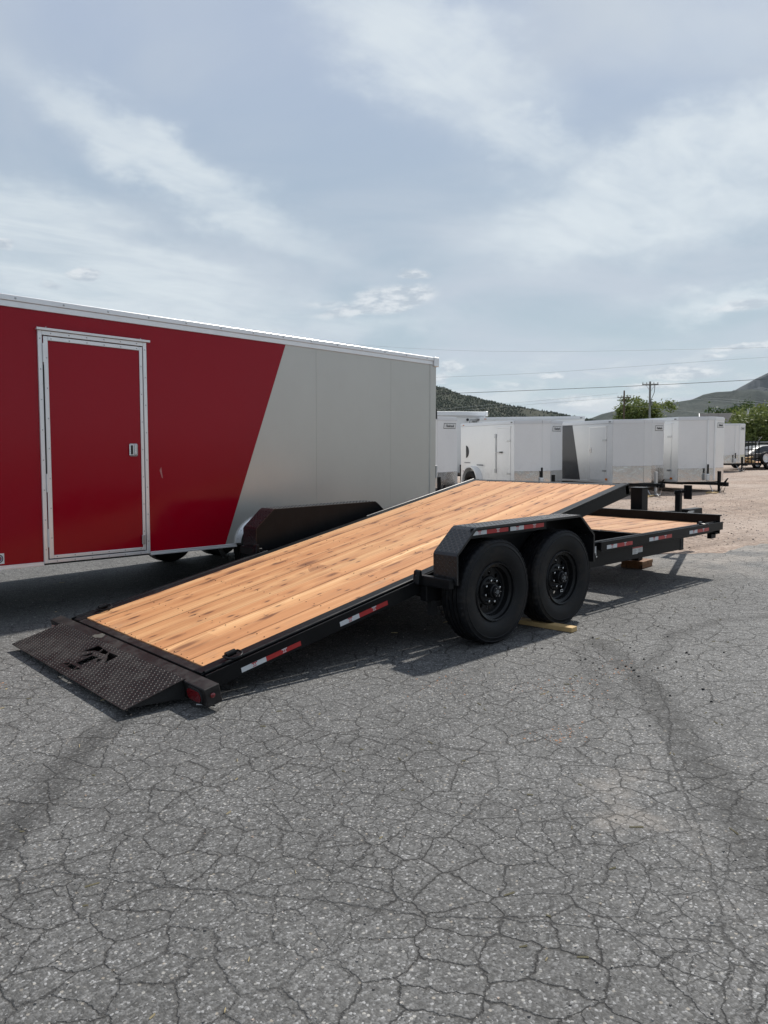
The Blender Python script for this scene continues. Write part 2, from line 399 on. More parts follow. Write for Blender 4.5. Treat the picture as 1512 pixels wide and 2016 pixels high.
def wood_fn(dark=1.0):
    def fn(t, b):
        co = t.new('ShaderNodeTexCoord').outputs['Object']
        rnd = t.new('ShaderNodeObjectInfo').outputs['Random']
        off = t.comb(t.math('MULTIPLY', rnd, 37.0), t.math('MULTIPLY', rnd, 91.0), t.math('MULTIPLY', rnd, 13.0))
        c = t.vmath('ADD', co, off)
        rnd2 = t.math('FRACT', t.math('MULTIPLY', rnd, 7.31))
        wv = t.vmath('MULTIPLY', t.vmath('SUBTRACT', t.noise(t.mapping(c, (1.3, 4, 4)), 1.0, 3, .55, out=1), (.5, .5, .5)), (.12, .075, .03))
        cw = t.vmath('ADD', c, wv)
        def knots(sx, sy, lo, smin, sadd, lx):
            kd = t.new('ShaderNodeTexVoronoi', voronoi_dimensions='2D'); t.put(kd.inputs['Vector'], t.mapping(cw, (sx, sy, .001), (lx, lx*2, 0))); kd.inputs['Scale'].default_value = 1.0
            kr = t.sep(kd.outputs['Color']); has = t.sm(kr[0], lo, lo+.03)
            kdist = t.math('DIVIDE', kd.outputs['Distance'], t.math('MULTIPLY_ADD', t.math('MULTIPLY', kr[1], kr[1]), sadd, smin))
            return t.math('MULTIPLY', t.sm(kdist, 1.4, .35), has), t.math('MULTIPLY', t.sm(kdist, 4.5, .8), has), kr
        k1, h1, kr1 = knots(2.2, 5.4, .28, .05, .24, 0.0)
        k2, h2, kr2 = knots(6.2, 14.0, .72, .05, .20, 5.3)
        halo = t.math('MAXIMUM', h1, t.math('MULTIPLY', h2, .6))
        gy = t.vmath('ADD', cw, t.comb(0, t.math('MULTIPLY', halo, .02), 0))
        b1 = t.noise(t.mapping(gy, (.22, 6.5, 3)), 1.0, 3, .5)
        b2 = t.noise(t.mapping(gy, (.45, 24, 8)), 1.0, 3, .55)
        g2 = t.noise(t.mapping(gy, (1.1, 70, 20)), 1.0, 4, .6)
        g3 = t.noise(t.mapping(gy, (.8, 210, 60)), 1.0, 2, .6)
        band = t.math('ADD', t.math('ADD', t.math('MULTIPLY', b1, .62), t.math('MULTIPLY', b2, .38)), t.math('MULTIPLY', t.math('SUBTRACT', rnd2, .5), .07))
        col = t.ramp(band, [(.28, (.83, .550, .290)), (.38, (.69, .390, .185)), (.48, (.595, .300, .135)), (.57, (.515, .235, .100)), (.67, (.565, .275, .122)), (.80, (.38, .155, .066))])
        col = t.mix(t.math('MULTIPLY', t.sm(g2, .50, .66), .40), col, (.40, .185, .075))
        col = t.mix(t.math('MULTIPLY', t.sm(g3, .5, .72), .22), col, (.33, .155, .07))
        col = t.vmath('SCALE', col, t.math('MULTIPLY_ADD', rnd, .16, .90))
        col = t.mix(t.math('MULTIPLY', halo, t.math('MULTIPLY_ADD', g2, .6, .15)), col, (.37, .150, .062))
        col = t.mix(t.math('MULTIPLY', k1, t.math('MULTIPLY_ADD', kr1[2], .5, .45)), col, t.mix(kr1[1], (.05, .022, .014), (.19, .075, .035)))
        col = t.mix(t.math('MULTIPLY', k2, .8), col, (.085, .040, .025))
        # grey smudges and boot scuffs
        sg = t.math('MULTIPLY', t.sm(t.noise(t.mapping(c, (1.3, 4.2, 3)), 1.0, 6, .7), .57, .72), .50)
        col = t.mix(sg, col, (.29, .20, .135))
        if dark != 1.0: col = t.vmath('SCALE', col, dark)
        t.put(b.inputs['Base Color'], col)
        t.put(b.inputs['Roughness'], t.math('MULTIPLY_ADD', g2, .2, .52)); b.inputs['Specular IOR Level'].default_value = .3
        t.put(b.inputs['Normal'], t.bump(t.math('ADD', t.math('ADD', g2, t.math('MULTIPLY', g3, .6)), t.math('MULTIPLY', k1, -.7)), .22, .003))
    return fn
def steel_fn(base=(.0075, .008, .009), dusty=(.045, .042, .038), amt=.12, rough=.36, spec=.17):
    """black powder coat with dust lying on the faces that look up"""
    def fn(t, b):
        co = t.new('ShaderNodeTexCoord').outputs['Object']
        n = t.noise(co, 4.2, 6, .68); n2 = t.noise(co, 26, 4, .65)
        d = t.math('MULTIPLY', t.sm(t.math('ADD', t.math('MULTIPLY', n, .7), t.math('MULTIPLY', n2, .3)), .42, .68), amt)
        t.put(b.inputs['Base Color'], t.mix(d, base, dusty))
        t.put(b.inputs['Roughness'], t.math('ADD', t.math('MULTIPLY', d, .5), t.math('MULTIPLY_ADD', n2, .12, rough-.06)))
        t.put(b.inputs['Normal'], t.bump(t.noise(co, 90, 3), .06, .002)); b.inputs['Specular IOR Level'].default_value = spec
    return fn
def tyre_fn(t, b):
    co = t.new('ShaderNodeTexCoord').outputs['Object']
    n = t.noise(co, 7, 5, .65); n2 = t.noise(co, 40, 4, .7)
    d = t.sm(t.math('ADD', t.math('MULTIPLY', n, .6), t.math('MULTIPLY', n2, .4)), .48, .66)
    t.put(b.inputs['Base Color'], t.mix(t.math('MULTIPLY', d, .34), (.0055, .006, .0075), (.07, .058, .046)))
    t.put(b.inputs['Roughness'], t.math('MULTIPLY_ADD', d, .25, .52))
    b.inputs['Specular IOR Level'].default_value = .26
    t.put(b.inputs['Normal'], t.bump(n2, .12, .003))
def sheet_fn(col, rough, metal, coat, wav=.05, dirt=(.2, .18, .16)):
    """painted aluminium skin, very slightly wavy between its ribs"""
    def fn(t, b):
        co = t.new('ShaderNodeTexCoord').outputs['Object']
        n = t.noise(t.mapping(co, (1.2, 1.2, .55)), 1.0, 3, .5); n2 = t.noise(co, 7, 5, .65)
        zz = t.sep(co)[2]
        dr = t.math('MULTIPLY', t.sm(n2, .45, .75), t.sm(zz, 1.1, .45, .05, .38))
        f = t.math('MULTIPLY_ADD', t.math('SUBTRACT', n, .5), .14, 1.0)
        t.put(b.inputs['Base Color'], t.mix(t.math('MULTIPLY', dr, .5), t.vmath('SCALE', col, f), dirt))
        t.put(b.inputs['Roughness'], t.math('ADD', t.math('MULTIPLY_ADD', n2, .12, rough-.06), t.math('MULTIPLY', dr, .2)))
        t.put(b.inputs['Normal'], t.bump(t.math('ADD', n, t.math('MULTIPLY', t.noise(co, 3.5, 3), .25)), wav, .05))
    return mat('sheet', fn, col, rough, metal, coat, .35)
def foliage_fn(c1, c2, c3):
    def fn(t, b):
        g = t.new('ShaderNodeNewGeometry'); co = t.new('ShaderNodeTexCoord').outputs['Object']
        r = g.outputs['Random Per Island']
        n = t.noise(co, .9, 4, .6)
        col = t.mix(t.sm(n, .35, .65), c1, c2); col = t.mix(t.math('MULTIPLY', r, .6), col, c3)
        t.put(b.inputs['Base Color'], col); b.inputs['Roughness'].default_value = .6; b.inputs['Specular IOR Level'].default_value = .25
        for k in ('Subsurface Weight',): pass
        tr = t.new('ShaderNodeBsdfTranslucent'); t.put(tr.inputs[0], t.vmath('SCALE', col, 1.2))
        mx = t.new('ShaderNodeMixShader'); mx.inputs[0].default_value = .28
        t.l.new(b.outputs[0], mx.inputs[1]); t.l.new(tr.outputs[0], mx.inputs[2])
        o = [q for q in t.n if q.type == 'OUTPUT_MATERIAL'][0]; t.l.new(mx.outputs[0], o.inputs[0])
    return fn
def hill_fn(c1, c2, c3, s, thr=(.40, .56)):
    def fn(t, b):
        co = t.new('ShaderNodeTexCoord').outputs['Object']
        n = t.noise(co, s, 7, .68); n2 = t.noise(co, s*5, 5, .7); n3 = t.noise(co, s*.3, 4, .6)
        col = t.mix(t.sm(t.math('ADD', t.math('MULTIPLY', n, .6), t.math('MULTIPLY', n2, .4)), *thr), c1, c2)
        col = t.mix(t.math('MULTIPLY', t.sm(n3, .46, .64), .7), col, c3)
        t.put(b.inputs['Base Color'], col); b.inputs['Roughness'].default_value = .95; b.inputs['Specular IOR Level'].default_value = .1
        t.put(b.inputs['Normal'], t.bump(t.math('ADD', n, n2), .6, 12.0))
    return fn

M = {}
M['black'] = mat('black_powder_coat', steel_fn())
M['black_clean'] = mat('black_powder_coat_clean', steel_fn(amt=.12, rough=.30))
M['black_worn'] = mat('black_steel_scuffed', steel_fn((.013, .0115, .0115), (.075, .067, .062), .45, .40, .35))
M['fender'] = mat('black_tread_plate', steel_fn((.012, .0125, .014), (.045, .043, .041), .18, .28, .55))
M['dark'] = simple('underbody_black', (.012, .012, .012), .7)
M['tyre'] = mat('tyre_rubber', tyre_fn)
M['rim'] = mat('black_rim_paint', steel_fn((.010, .0105, .0115), (.05, .05, .05), .12, .22))
M['chrome'] = simple('plated_steel', (.62, .62, .63), .22, 1.0)
M['zinc'] = simple('galvanised_steel', (.50, .51, .52), .38, 1.0)
M['wood'] = mat('fir_plank', wood_fn())
M['wood_front'] = mat('fir_plank_red', wood_fn(.80))
M['lumber'] = simple('lumber_yellow', (.50, .34, .15), .7, var=.22, scale=14, bump=.15, bscale=60)
M['redlumber'] = mat('lumber_redwood', wood_fn(.42))
M['tape_w'] = simple('reflective_white', (.60, .62, .63), .35, coat=.4, var=.08, scale=30)
M['tape_r'] = simple('reflective_red', (.42, .012, .014), .35, coat=.5, var=.12, scale=30)
M['lens_r'] = simple('red_lens', (.16, .006, .010), .18, coat=.6, var=.3, scale=60)
M['lens_a'] = simple('amber_lens', (.55, .16, .02), .25, coat=.5)
M['white'] = sheet_fn((.84, .84, .825), .33, 0.0, .25, .03)
M['white2'] = sheet_fn((.83, .825, .805), .36, 0.0, .2, .03)
M['trimw'] = simple('white_trim', (.72, .73, .74), .35, coat=.2, var=.05)
M['red'] = sheet_fn((.300, .0010, .012), .15, 0.0, .0, .045, (.16, .015, .02)); M['red'].node_tree.nodes['Principled BSDF'].inputs['Specular IOR Level'].default_value = .26
M['pewter'] = sheet_fn((.525, .513, .475), .33, .55, .0, .05)
M['silver'] = sheet_fn((.71, .715, .71), .34, .12, .2, .04)
M['char'] = sheet_fn((.055, .058, .064), .33, .1, .3, .04)
M['alu'] = simple('brushed_aluminium', (.80, .80, .80), .36, .6, var=.08, scale=5)
M['guard'] = simple('polished_guard', (.70, .70, .70), .14, 1.0, var=.15, scale=6, bump=.9, bscale=5)
M['decal'] = simple('white_decal', (.72, .72, .70), .4, var=.05)
M['ink'] = simple('black_ink', (.015, .015, .016), .45)
M['leafg'] = mat('leaf_green', foliage_fn((.085, .125, .030), (.145, .185, .050), (.20, .215, .075)))
M['leafd'] = mat('leaf_dark', foliage_fn((.022, .048, .014), (.05, .085, .022), (.085, .12, .035)))
M['bark'] = simple('bark', (.10, .075, .055), .9, var=.3, bump=.5, bscale=20)
M['polewood'] = simple('weathered_pole', (.12, .085, .062), .9, var=.25, scale=2)
M['polegrey'] = simple('grey_pole', (.22, .215, .205), .85, var=.2, scale=2)
M['wire'] = simple('wire', (.05, .052, .056), .5)
M['wirel'] = simple('wire_pale', (.36, .38, .40), .4)
M['shingle'] = simple('roof_shingle', (.055, .053, .055), .9, var=.35, scale=6, bump=.4, bscale=12)
M['housew'] = simple('house_wall', (.30, .26, .22), .85)
M['carpaint'] = simple('grey_car_paint', (.040, .045, .052), .42, .2, coat=.1, var=.05)
M['glass'] = simple('dark_glass', (.012, .014, .016), .08, var=.05)
M['fabric'] = simple('fence_fabric', (.025, .034, .034), .85, var=.25, scale=1.2)
M['asphalt'] = None

# ------------------------------------------------------------------ ground
def gz(x, y):
    return -0.008
TRACKS[:] = [(0.56, -0.48, 0.11, -1.05, 0.16, 1.0),
             (0.11, -1.05, -0.5, -1.56, 0.16, 1.0),
             (-0.5, -1.56, -1.14, -2.14, 0.16, 1.0),
             (-1.14, -2.14, -1.75, -2.65, 0.16, 1.0),
             (3.4, -1.15, 2.26, -1.0, 0.1, 0.75),
             (2.26, -1.0, 1.86, -0.81, 0.1, 0.75),
             (1.86, -0.81, 1.14, -0.76, 0.1, 0.75),
             (1.14, -0.76, 0.53, -0.99, 0.1, 0.75),
             (0.53, -0.99, 0.1, -1.04, 0.1, 0.75),
             (-2.65, 0.44, -2.92, 0.22, 0.13, 0.95),
             (-2.92, 0.22, -3.16, -0.05, 0.13, 0.95),
             (-3.16, -0.05, -3.38, -0.32, 0.13, 0.95),
             (-3.38, -0.32, -3.7, -0.72, 0.13, 0.95),
             (0.45, -0.39, -0.33, -1.06, 0.12, 0.5),
             (-0.33, -1.06, -0.59, -1.31, 0.12, 0.5)]
M['asphalt'] = mat('cracked_asphalt', asphalt_fn)
M['gravel'] = mat('pink_gravel', gravel_fn)
def ground():
    mb = MB(); rings = [0, 3, 6, 9, 12, 16, 20, 24, 28, 34, 40, 48, 56, 66, 90, 140, 250, 500, 1000, 2500, 5000, 9000]
    n = 64; prev = None
    c0 = mb.v((CAM.x, CAM.y, -.008))
    for r in rings[1:]:
        ring = []
        for k in range(n):
            a = 2*PI*k/n; x = CAM.x+r*math.cos(a); y = CAM.y+r*math.sin(a)
            ring.append(mb.v((x, y, gz(x, y))))
        for k in range(n):
            if prev is None: mb.bm.faces.new((c0, ring[k], ring[(k+1) % n]))
            else: mb.bm.faces.new((prev[k], ring[k], ring[(k+1) % n], prev[(k+1) % n]))
        prev = ring
    mb.build('gravel_yard', M['gravel'], kind='structure', label='pinkish tan gravel yard beyond the asphalt')
    pts = [(60, -11), (40, -6.5), (22, -2.6), (14, -.85), (10, .05), (7.1, .80), (6.0, 1.05), (5.2, 1.25), (4.9, 1.9), (4.75, 3.2), (5.0, 5.5), (5.4, 8), (4.5, 12), (1, 16), (-8, 19), (-30, 22), (-50, 20), (-50, -40), (60, -40)]
    out = []
    for i, a in enumerate(pts):
        b_ = pts[(i+1) % len(pts)]; L = math.hypot(b_[0]-a[0], b_[1]-a[1])
        near = max(abs(a[0]), abs(b_[0])) < 16 and max(a[1], b_[1]) < 14 and min(a[1], b_[1]) > -5
        k = max(1, int(L/.07)) if near else max(1, int(L/4))
        for j in range(k):
            u = j/k; x = a[0]+(b_[0]-a[0])*u; y = a[1]+(b_[1]-a[1])*u
            if near:
                q = mnoise.noise(Vector((x*1.1, y*1.1, 3)))*.30 + mnoise.noise(Vector((x*5, y*5, 9)))*.10
                x += q; y += q*.8
            out.append((x, y))
    mb = MB(); lo = [mb.v((x, y, -.03)) for x, y in out]; hi = [mb.v((x, y, 0)) for x, y in out]
    mb.bm.faces.new(hi)
    for i in range(len(out)): mb.bm.faces.new((lo[i], lo[(i+1) % len(out)], hi[(i+1) % len(out)], hi[i]))
    mb.build('asphalt_lot', M['asphalt'], smooth=False, kind='structure', label='old grey asphalt lot with a web of cracks')
ground()

def scatter(name, n, area, size, material, flat=.6, seed=1, stick=False, zfun=lambda x, y: 0, **props):
    rnd = random.Random(seed); V = []; F = []
    for i in range(n):
        x, y = area(rnd); z = zfun(x, y); s = size[0]*(size[1]/size[0])**(rnd.random()**2.2)
        a = rnd.random()*PI*2; ca, sa = math.cos(a), math.sin(a); b0 = len(V)
        if stick:
            L, w = s, .0016
            for dx, dy, dz in ((-L, -w, 0), (L, -w, .0), (L, w, .0), (-L, w, 0), (-L, 0, .004), (L, 0, .006)): V.append((x+dx*ca-dy*sa, y+dx*sa+dy*ca, z+.001+dz))
            F += [(b0, b0+1, b0+5, b0+4), (b0+3, b0+4, b0+5, b0+2), (b0, b0+4, b0+3), (b0+1, b0+2, b0+5)]
        else:
            for k in range(5):
                an = a+2*PI*k/5; rr = s*(.7+.6*rnd.random()); V.append((x+rr*math.cos(an), y+rr*math.sin(an)*.8, z-s*.05))
            for k in range(5):
                an = a+2*PI*k/5+.5; rr = s*(.45+.4*rnd.random()); V.append((x+rr*math.cos(an), y+rr*math.sin(an)*.8, z+s*flat*(.8+.5*rnd.random())))
            F += [(b0+5, b0+6, b0+7, b0+8, b0+9)] + [(b0+k, b0+(k+1) % 5, b0+5+(k+1) % 5, b0+5+k) for k in range(5)]
    me = bpy.data.meshes.new(name); me.from_pydata(V, [], F); me.materials.append(material)
    return link(name, me, **props)
def stone_fn(t, b):
    r = t.new('ShaderNodeNewGeometry').outputs['Random Per Island']
    t.put(b.inputs['Base Color'], t.ramp(r, [(0, (.06, .058, .056)), (.3, (.15, .145, .14)), (.6, (.28, .27, .25)), (.82, (.40, .37, .33)), (.92, (.33, .24, .18)), (1, (.55, .53, .5))]))
    b.inputs['Roughness'].default_value = .85
def stonep_fn(t, b):
    r = t.new('ShaderNodeNewGeometry').outputs['Random Per Island']
    t.put(b.inputs['Base Color'], t.ramp(r, [(0, (.17, .13, .105)), (.5, (.33, .265, .22)), (1, (.52, .45, .40))])); b.inputs['Roughness'].default_value = .9
M['stone'] = mat('loose_stone', stone_fn); M['stonep'] = mat('pink_stone', stonep_fn)
M['straw'] = simple('dry_straw', (.42, .34, .19), .8)
M['litter'] = simple('leaf_litter', (.34, .17, .09), .85, var=.4, scale=60)
def a_near(r):
    d = 1.6+7.5*r.random()**1.1; a = YAW+(r.random()-.5)*1.15
    return CAM.x+d*math.cos(a), CAM.y+d*math.sin(a)
scatter('loose_chippings', 5200, a_near, (.0018, .007), M['stone'], seed=3, kind='stuff', label='small loose stone chippings strewn over the asphalt', category='chippings')
scatter('straw_bits', 150, a_near, (.008, .028), M['straw'], seed=5, stick=True, kind='stuff', label='bits of dry straw lying on the asphalt', category='straw')
def clump(cs):
    def f(r):
        cx, cy, s = cs[r.randrange(len(cs))]; return cx+r.gauss(0, s), cy+r.gauss(0, s*.7)
    return f
scatter('leaf_litter', 260, clump([(-3.05, 1.55, .05), (-1.15, -1.35, .10), (-1.0, -.35, .16), (-.55, -.9, .16), (.05, -.95, .15)]), (.003, .010), M['litter'], flat=.25, seed=6, kind='stuff', label='small patches of reddish leaf crumbs on the asphalt', category='litter')
def a_dark(r):
    return .35+r.gauss(0, .55), -.95+r.gauss(0, .35)
M['crumb'] = simple('asphalt_crumb', (.02, .02, .02), .8)
scatter('asphalt_crumbs', 130, a_dark, (.004, .016), M['crumb'], seed=8, kind='stuff', label='dark asphalt crumbs scattered beside the trailer wheels', category='crumbs')
def a_grav(r):
    d = 9.5+17*r.random()**1.3; a = YAW-.05-r.random()*.55
    return CAM.x+d*math.cos(a), CAM.y+d*math.sin(a)
def a_grav2(r):
    while True:
        x, y = a_grav(r)
        if x > 5.6 and y > 1.25-(x-5.2)*.22+.25: return x, y
scatter('yard_stones', 5000, a_grav2, (.006, .022), M['stonep'], seed=9, zfun=gz, kind='stuff', label='loose pinkish stones over the gravel yard', category='stones')

# ------------------------------------------------------------------ the tilt-deck trailer
XR, ZR, XF, ZF = -2.149, 0.1732, 2.407, 1.0584
AL = math.atan2(ZF-ZR, XF-XR); CA, SA = math.cos(AL), math.sin(AL)
DL = math.hypot(XF-XR, ZF-ZR)
Y1, Y2 = 0.4833, 2.3009
YC = (Y1+Y2)/2
def T(s, y, n): return Vector((XR+s*CA-n*SA, y, ZR+s*SA+n*CA))
TO = Vector((0.42, YC, 0))
tt = empty('tilt_trailer', TO, label='black flatbed trailer with its fir plank deck tilted down to the ground', category='trailer')
def TB(): return MB(TO)
def mir(y): return 2*YC-y

# deck planks: one shared mesh per deck, laid in a row with open joints
NP = 10; pw = (Y2-Y1)/NP
def plank_mesh(name, L, w, th=.038, mt='wood'):
    return MB().box((0, -w/2+.0036, -th), (L, w/2-.0036, 0), bev=.0035).mesh(name, M[mt])
pm = plank_mesh('plank', DL-.02, pw)
rn = random.Random(21)
for i in range(NP):
    o = link('plank', pm, tt)
    o.location = T(.004, Y1+(i+.5)*pw, rn.uniform(-.0035, .001)) - TO
    o.rotation_euler = (rn.uniform(-.004, .004), -AL, 0)
mb = TB()
for i in range(NP):
    for s in (.02, .47, 1.02, 1.62, 2.22, 2.82, 3.42, 4.02, DL-.04):
        for dy in (.045, pw-.045):
            c_ = T(s+rn.uniform(-.008, .008), Y1+i*pw+dy+rn.uniform(-.008, .008), -.0012)
            mb.lathe([(.0042, 0), (.0040, .0030), (.0005, .0032)], c_, 'Z', 6)
mb.build('deck_screws', simple('screw_head', (.04, .035, .03), .5, .6), tt, smooth=False, kind='stuff')
NF = 12; FY0, FY1 = .285, mir(.285); fw_ = (FY1-FY0)/NF; FZ = .566
pf = plank_mesh('plank', 4.035-2.672, fw_, mt='wood_front')
for i in range(NF):
    o = link('plank', pf, tt)
    o.location = Vector((2.672, FY0+(i+.5)*fw_, FZ+rn.uniform(-.003, .001))) - TO; o.rotation_euler = (0, 0, 0)

# tilting frame
for sg in (0, 1):
    def q(y): return mir(y) if sg else y
    mb = TB()
    ya, yb = sorted((q(.398), q(.481)))
    mb.box((-.06, ya, -.016), (DL+.055, yb, .001), bev=.002, M=T)            # top flange
    yo, yi = (q(.386), q(.398))
    a_, b_ = sorted((yo, yi))
    mb.box((-.06, a_, -.118), (DL+.055, b_, -.006), bev=.002, M=T)           # web
    c_, d_ = sorted((q(.398), q(.455)))
    mb.box((-.06, c_, -.118), (DL+.055, d_, -.106), M=T)                     # bottom flange
    mb.build('side_channel', M['black'], tt)
    mb = TB(); mb.tube([T(-.04, q(.392), -.004), T(1.76, q(.392), -.004)], .0125, 10); mb.build('edge_pipe', M['black_clean'], tt)
    mb = TB(); mb.tube([T(3.0, q(.392), -.004), T(DL+.055, q(.392), -.004)], .0125, 10); mb.build('edge_pipe', M['black_clean'], tt)
    mb = TB(); ya, yb = sorted((q(.335), q(.345)))
    mb.box((-.062, ya, -.098), (1.765, yb, 0), bev=.002, M=T); mb.build('rub_rail', M['black_clean'], tt)
    for s in (.03, .47, .93, 1.39, 1.72):
        mb = TB(); ya, yb = sorted((q(.3455), q(.3855))); mb.box((s, ya, -.085), (s+.012, yb, -.012), M=T); mb.build('rail_spacer', M['black'], tt)
mb = TB(); mb.box((DL-.012, .386, -.10), (DL+.05, mir(.386), -.002), bev=.003, M=T); mb.build('front_channel', M['black'], tt)
for s in (.45, 1.0, 1.6, 2.2, 2.8, 3.4, 4.0):
    mb = TB(); mb.box((s, .40, -.112), (s+.06, mir(.40), -.042), M=T); mb.build('deck_crossmember', M['dark'], tt)
mb = TB(); mb.box((-.058, .486, -.030), (-.002, mir(.486), -.003), bev=.002, M=T); mb.build('tail_plate', M['black_worn'], tt)
mb = TB(); mb.box((-.168, .170, -.112), (-.072, mir(.170), -.003), bev=.004, M=T); bar = mb.build('tail_crossbar', M['black_worn'], tt, label='scuffed black crossbar across the tail')
# tail lamps in the crossbar
def oval(cx, cz, w, h, n=10):
    r = h/2; P = []
    for k in range(n+1): a = -PI/2+PI*k/n; P.append((cx+w/2-r+r*math.cos(a), cz+r*math.sin(a)))
    for k in range(n+1): a = PI/2+PI*k/n; P.append((cx-w/2+r+r*math.cos(a), cz+r*math.sin(a)))
    return P
for y in (.29, mir(.29)):
    mb = TB(); mb.prism([(-.168, p[0], p[1]) for p in oval(y, -.060, .175, .088)], (-.008, 0, 0), M=T); gr = mb.build('lamp_grommet', M['dark'], bar)
    gr.parent = bar
    mb = TB(); mb.prism([(-.176, p[0], p[1]) for p in oval(y, -.060, .150, .064)], (-.006, 0, 0), M=T); mb.build('tail_lamp', M['lens_r'], bar)
for y, s in ((.170, -1), (mir(.170), 1)):
    c = T(-.125, y, -.052); mb = TB(); mb.lathe([(.015, 0), (.015, .006*s), (.009, .010*s), (.001, .011*s)], c, 'Y', 14); mb.build('marker_lamp', M['lens_r'], bar)
mb = TB(); mb.tube([T(-.17, .30, -.122), T(-.12, .175, -.120)], .004, 6); mb.build('licence_bracket_rod', M['zinc'], bar)
mb = TB(); mb.prism([(-.078, 1.74, -.0028), (-.080, 1.795, -.0028), (-.105, 1.80, -.0028), (-.120, 1.825, -.0028), (-.150, 1.815, -.0028), (-.166, 1.79, -.0028), (-.164, 1.735, -.0028), (-.14, 1.745, -.0028), (-.125, 1.70, -.0028), (-.10, 1.715, -.0028)], (0, 0, .0012), M=T); mb.build('scuff_patch', simple('bare_scuff', (.075, .070, .060), .8, var=.6, scale=45), bar)

# knife-edge approach ramp with the cut-out emblem
RX0, RZ0, RX1, RZ1 = -2.300, .148, -2.668, .052
ra = math.atan2(RZ1-RZ0, RX1-RX0); RU = Vector((RX1-RX0, 0, RZ1-RZ0)); RL = RU.length; RU.normalize()
RN = Vector((0, 1, 0)).cross(RU); RN = RN if RN.z > 0 else -RN
def RP(u, v, w): return Vector((RX0, .408, RZ0)) + RU*u + Vector((0, 1, 0))*v + RN*w
RW = mir(.408)-.408
def rh(*pts): return [((RX0-x)/math.cos(math.atan2(RZ0-RZ1, RX0-RX1)), y-.408) for x, y in pts]
HOLES = [rh((-2.455, 1.580), (-2.352, 1.552), (-2.352, 1.462), (-2.392, 1.440), (-2.402, 1.490)),
         rh((-2.398, 1.422), (-2.356, 1.450), (-2.362, 1.352), (-2.392, 1.330)),
         rh((-2.388, 1.312), (-2.362, 1.338), (-2.357, 1.205), (-2.455, 1.195), (-2.408, 1.265)),
         rh((-2.500, 1.512), (-2.420, 1.470), (-2.438, 1.440), (-2.462, 1.448)),
         rh((-2.552, 1.422), (-2.446, 1.422), (-2.430, 1.338), (-2.548, 1.348)),
         rh((-2.490, 1.262), (-2.448, 1.322), (-2.430, 1.276)),
         rh((-2.604, 1.518), (-2.570, 1.470), (-2.596, 1.450)),
         rh((-2.606, 1.432), (-2.574, 1.448), (-2.572, 1.352), (-2.606, 1.328)),
         rh((-2.612, 1.312), (-2.574, 1.330), (-2.574, 1.262))]
def inside(pt, poly):
    x, y = pt; r = False; n = len(poly)
    for i in range(n):
        (x1, y1), (x2, y2) = poly[i], poly[(i+1) % n]
        if (y1 > y) != (y2 > y) and x < (x2-x1)*(y-y1)/(y2-y1)+x1: r = not r
    return r
mb = TB(); mb.holed([(0, 0), (RL, 0), (RL, RW), (0, RW)], HOLES, .006, RP); ramp = mb.build('ramp_plate', M['black_worn'], tt, smooth=False, label='black tread-plate ramp with a cut-out emblem')
def okr(u, v):
    for d in ((0, 0), (.011, 0), (-.011, 0), (0, .011), (0, -.011)):
        for h in HOLES:
            if inside((u+d[0], v+d[1]), h): return False
    return True
mb = TB(); mb.lugs(RP(.004, .006, 0), RU, (0, 1, 0), RL-.008, RW-.012, .0215, .0024, okr); mb.build('tread_lugs', M['black_worn'], ramp, smooth=False, kind='stuff')
for v in (.012, .62, RW-.62, RW-.018):
    mb = TB(); mb.prism([RP(.002, v, -.0065), RP(RL-.03, v, -.0065), RP(RL-.06, v, -.018), Vector((RX0-.002, .408+v, .030))], (0, .006, 0)); mb.build('ramp_gusset', M['dark'], ramp)

# D-rings
def dring(P, ax, yo, parent):
    """P on the deck edge, ax direction along the rail"""
    ax = Vector(ax).normalized(); w = Vector((0, yo, 0)); n = ax.cross(w.normalized()); n = n if n.z > 0 else -n
    mb = TB(); mb.tube([P-ax*.032+n*.012, P+ax*.032+n*.012], .019, 12)
    o = mb.build('ring_bracket', M['black_clean'], parent)
    pts = []
    for k in range(13):
        a = PI*k/12; pts.append(P + ax*(.052*math.cos(a)) + w.normalized()*(.030+.058*math.sin(a)) + n*(.012-.006*math.sin(a)))
    pts = [P+ax*.052+n*.012] + pts + [P-ax*.052+n*.012]
    mb = TB(); mb.tube(pts, .0075, 8, closed=True); mb.build('tie_ring', M['black_clean'], o)
axT = (CA, 0, SA)
dring(T(.165, .425, .016), axT, -1, tt); dring(T(.165, mir(.425), .012), axT, -1, tt)
dring(Vector((3.72, .265, .578)), (1, 0, 0), -1, tt); dring(Vector((3.72, mir(.265), .578)), (1, 0, 0), 1, tt)

# reflective tape with its printed marks
def tape(f, x0, x1, x2, v0, v1):
    """f(u, v, w): along, up, out"""
    for a, b_, ma, mk in ((x0, x1, 'tape_w', 'tape_r'), (x1+.0008, x2, 'tape_r', 'tape_w')):
        mb = TB(); mb.box((a, 0, v0), (b_, .0012, v1), M=lambda u, w, v: f(u, v, w)); o = mb.build('reflective_tape', M[ma], tt)
        c = (a+b_)/2+.004; h = v1-v0; mb = TB()
        for du, dw, z0, z1 in ((-.020, .040, .80, .99), (-.009, .005, .42, .74), (.004, .005, .42, .74), (-.014, .028, .16, .28)):
            mb.box((c+du, .0013, v0+h*z0), (c+du+dw, .0022, v0+h*z1), M=lambda u, w, v: f(u, v, w))
        mb.build('printed_mark', M[mk], o)
fT = lambda u, v, w: T(u, .3345-w, v)
tape(fT, .166, .345, .610, -.078, -.048); tape(fT, .936, 1.106, 1.370, -.074, -.042)
fF = lambda u, v, w: Vector((u, .1795-w, v))
for a in ((1.745, 1.915, 2.185), (2.495, 2.668, 2.94), (3.315, 3.49, 3.755)): tape(fF, *a, .513, .548)

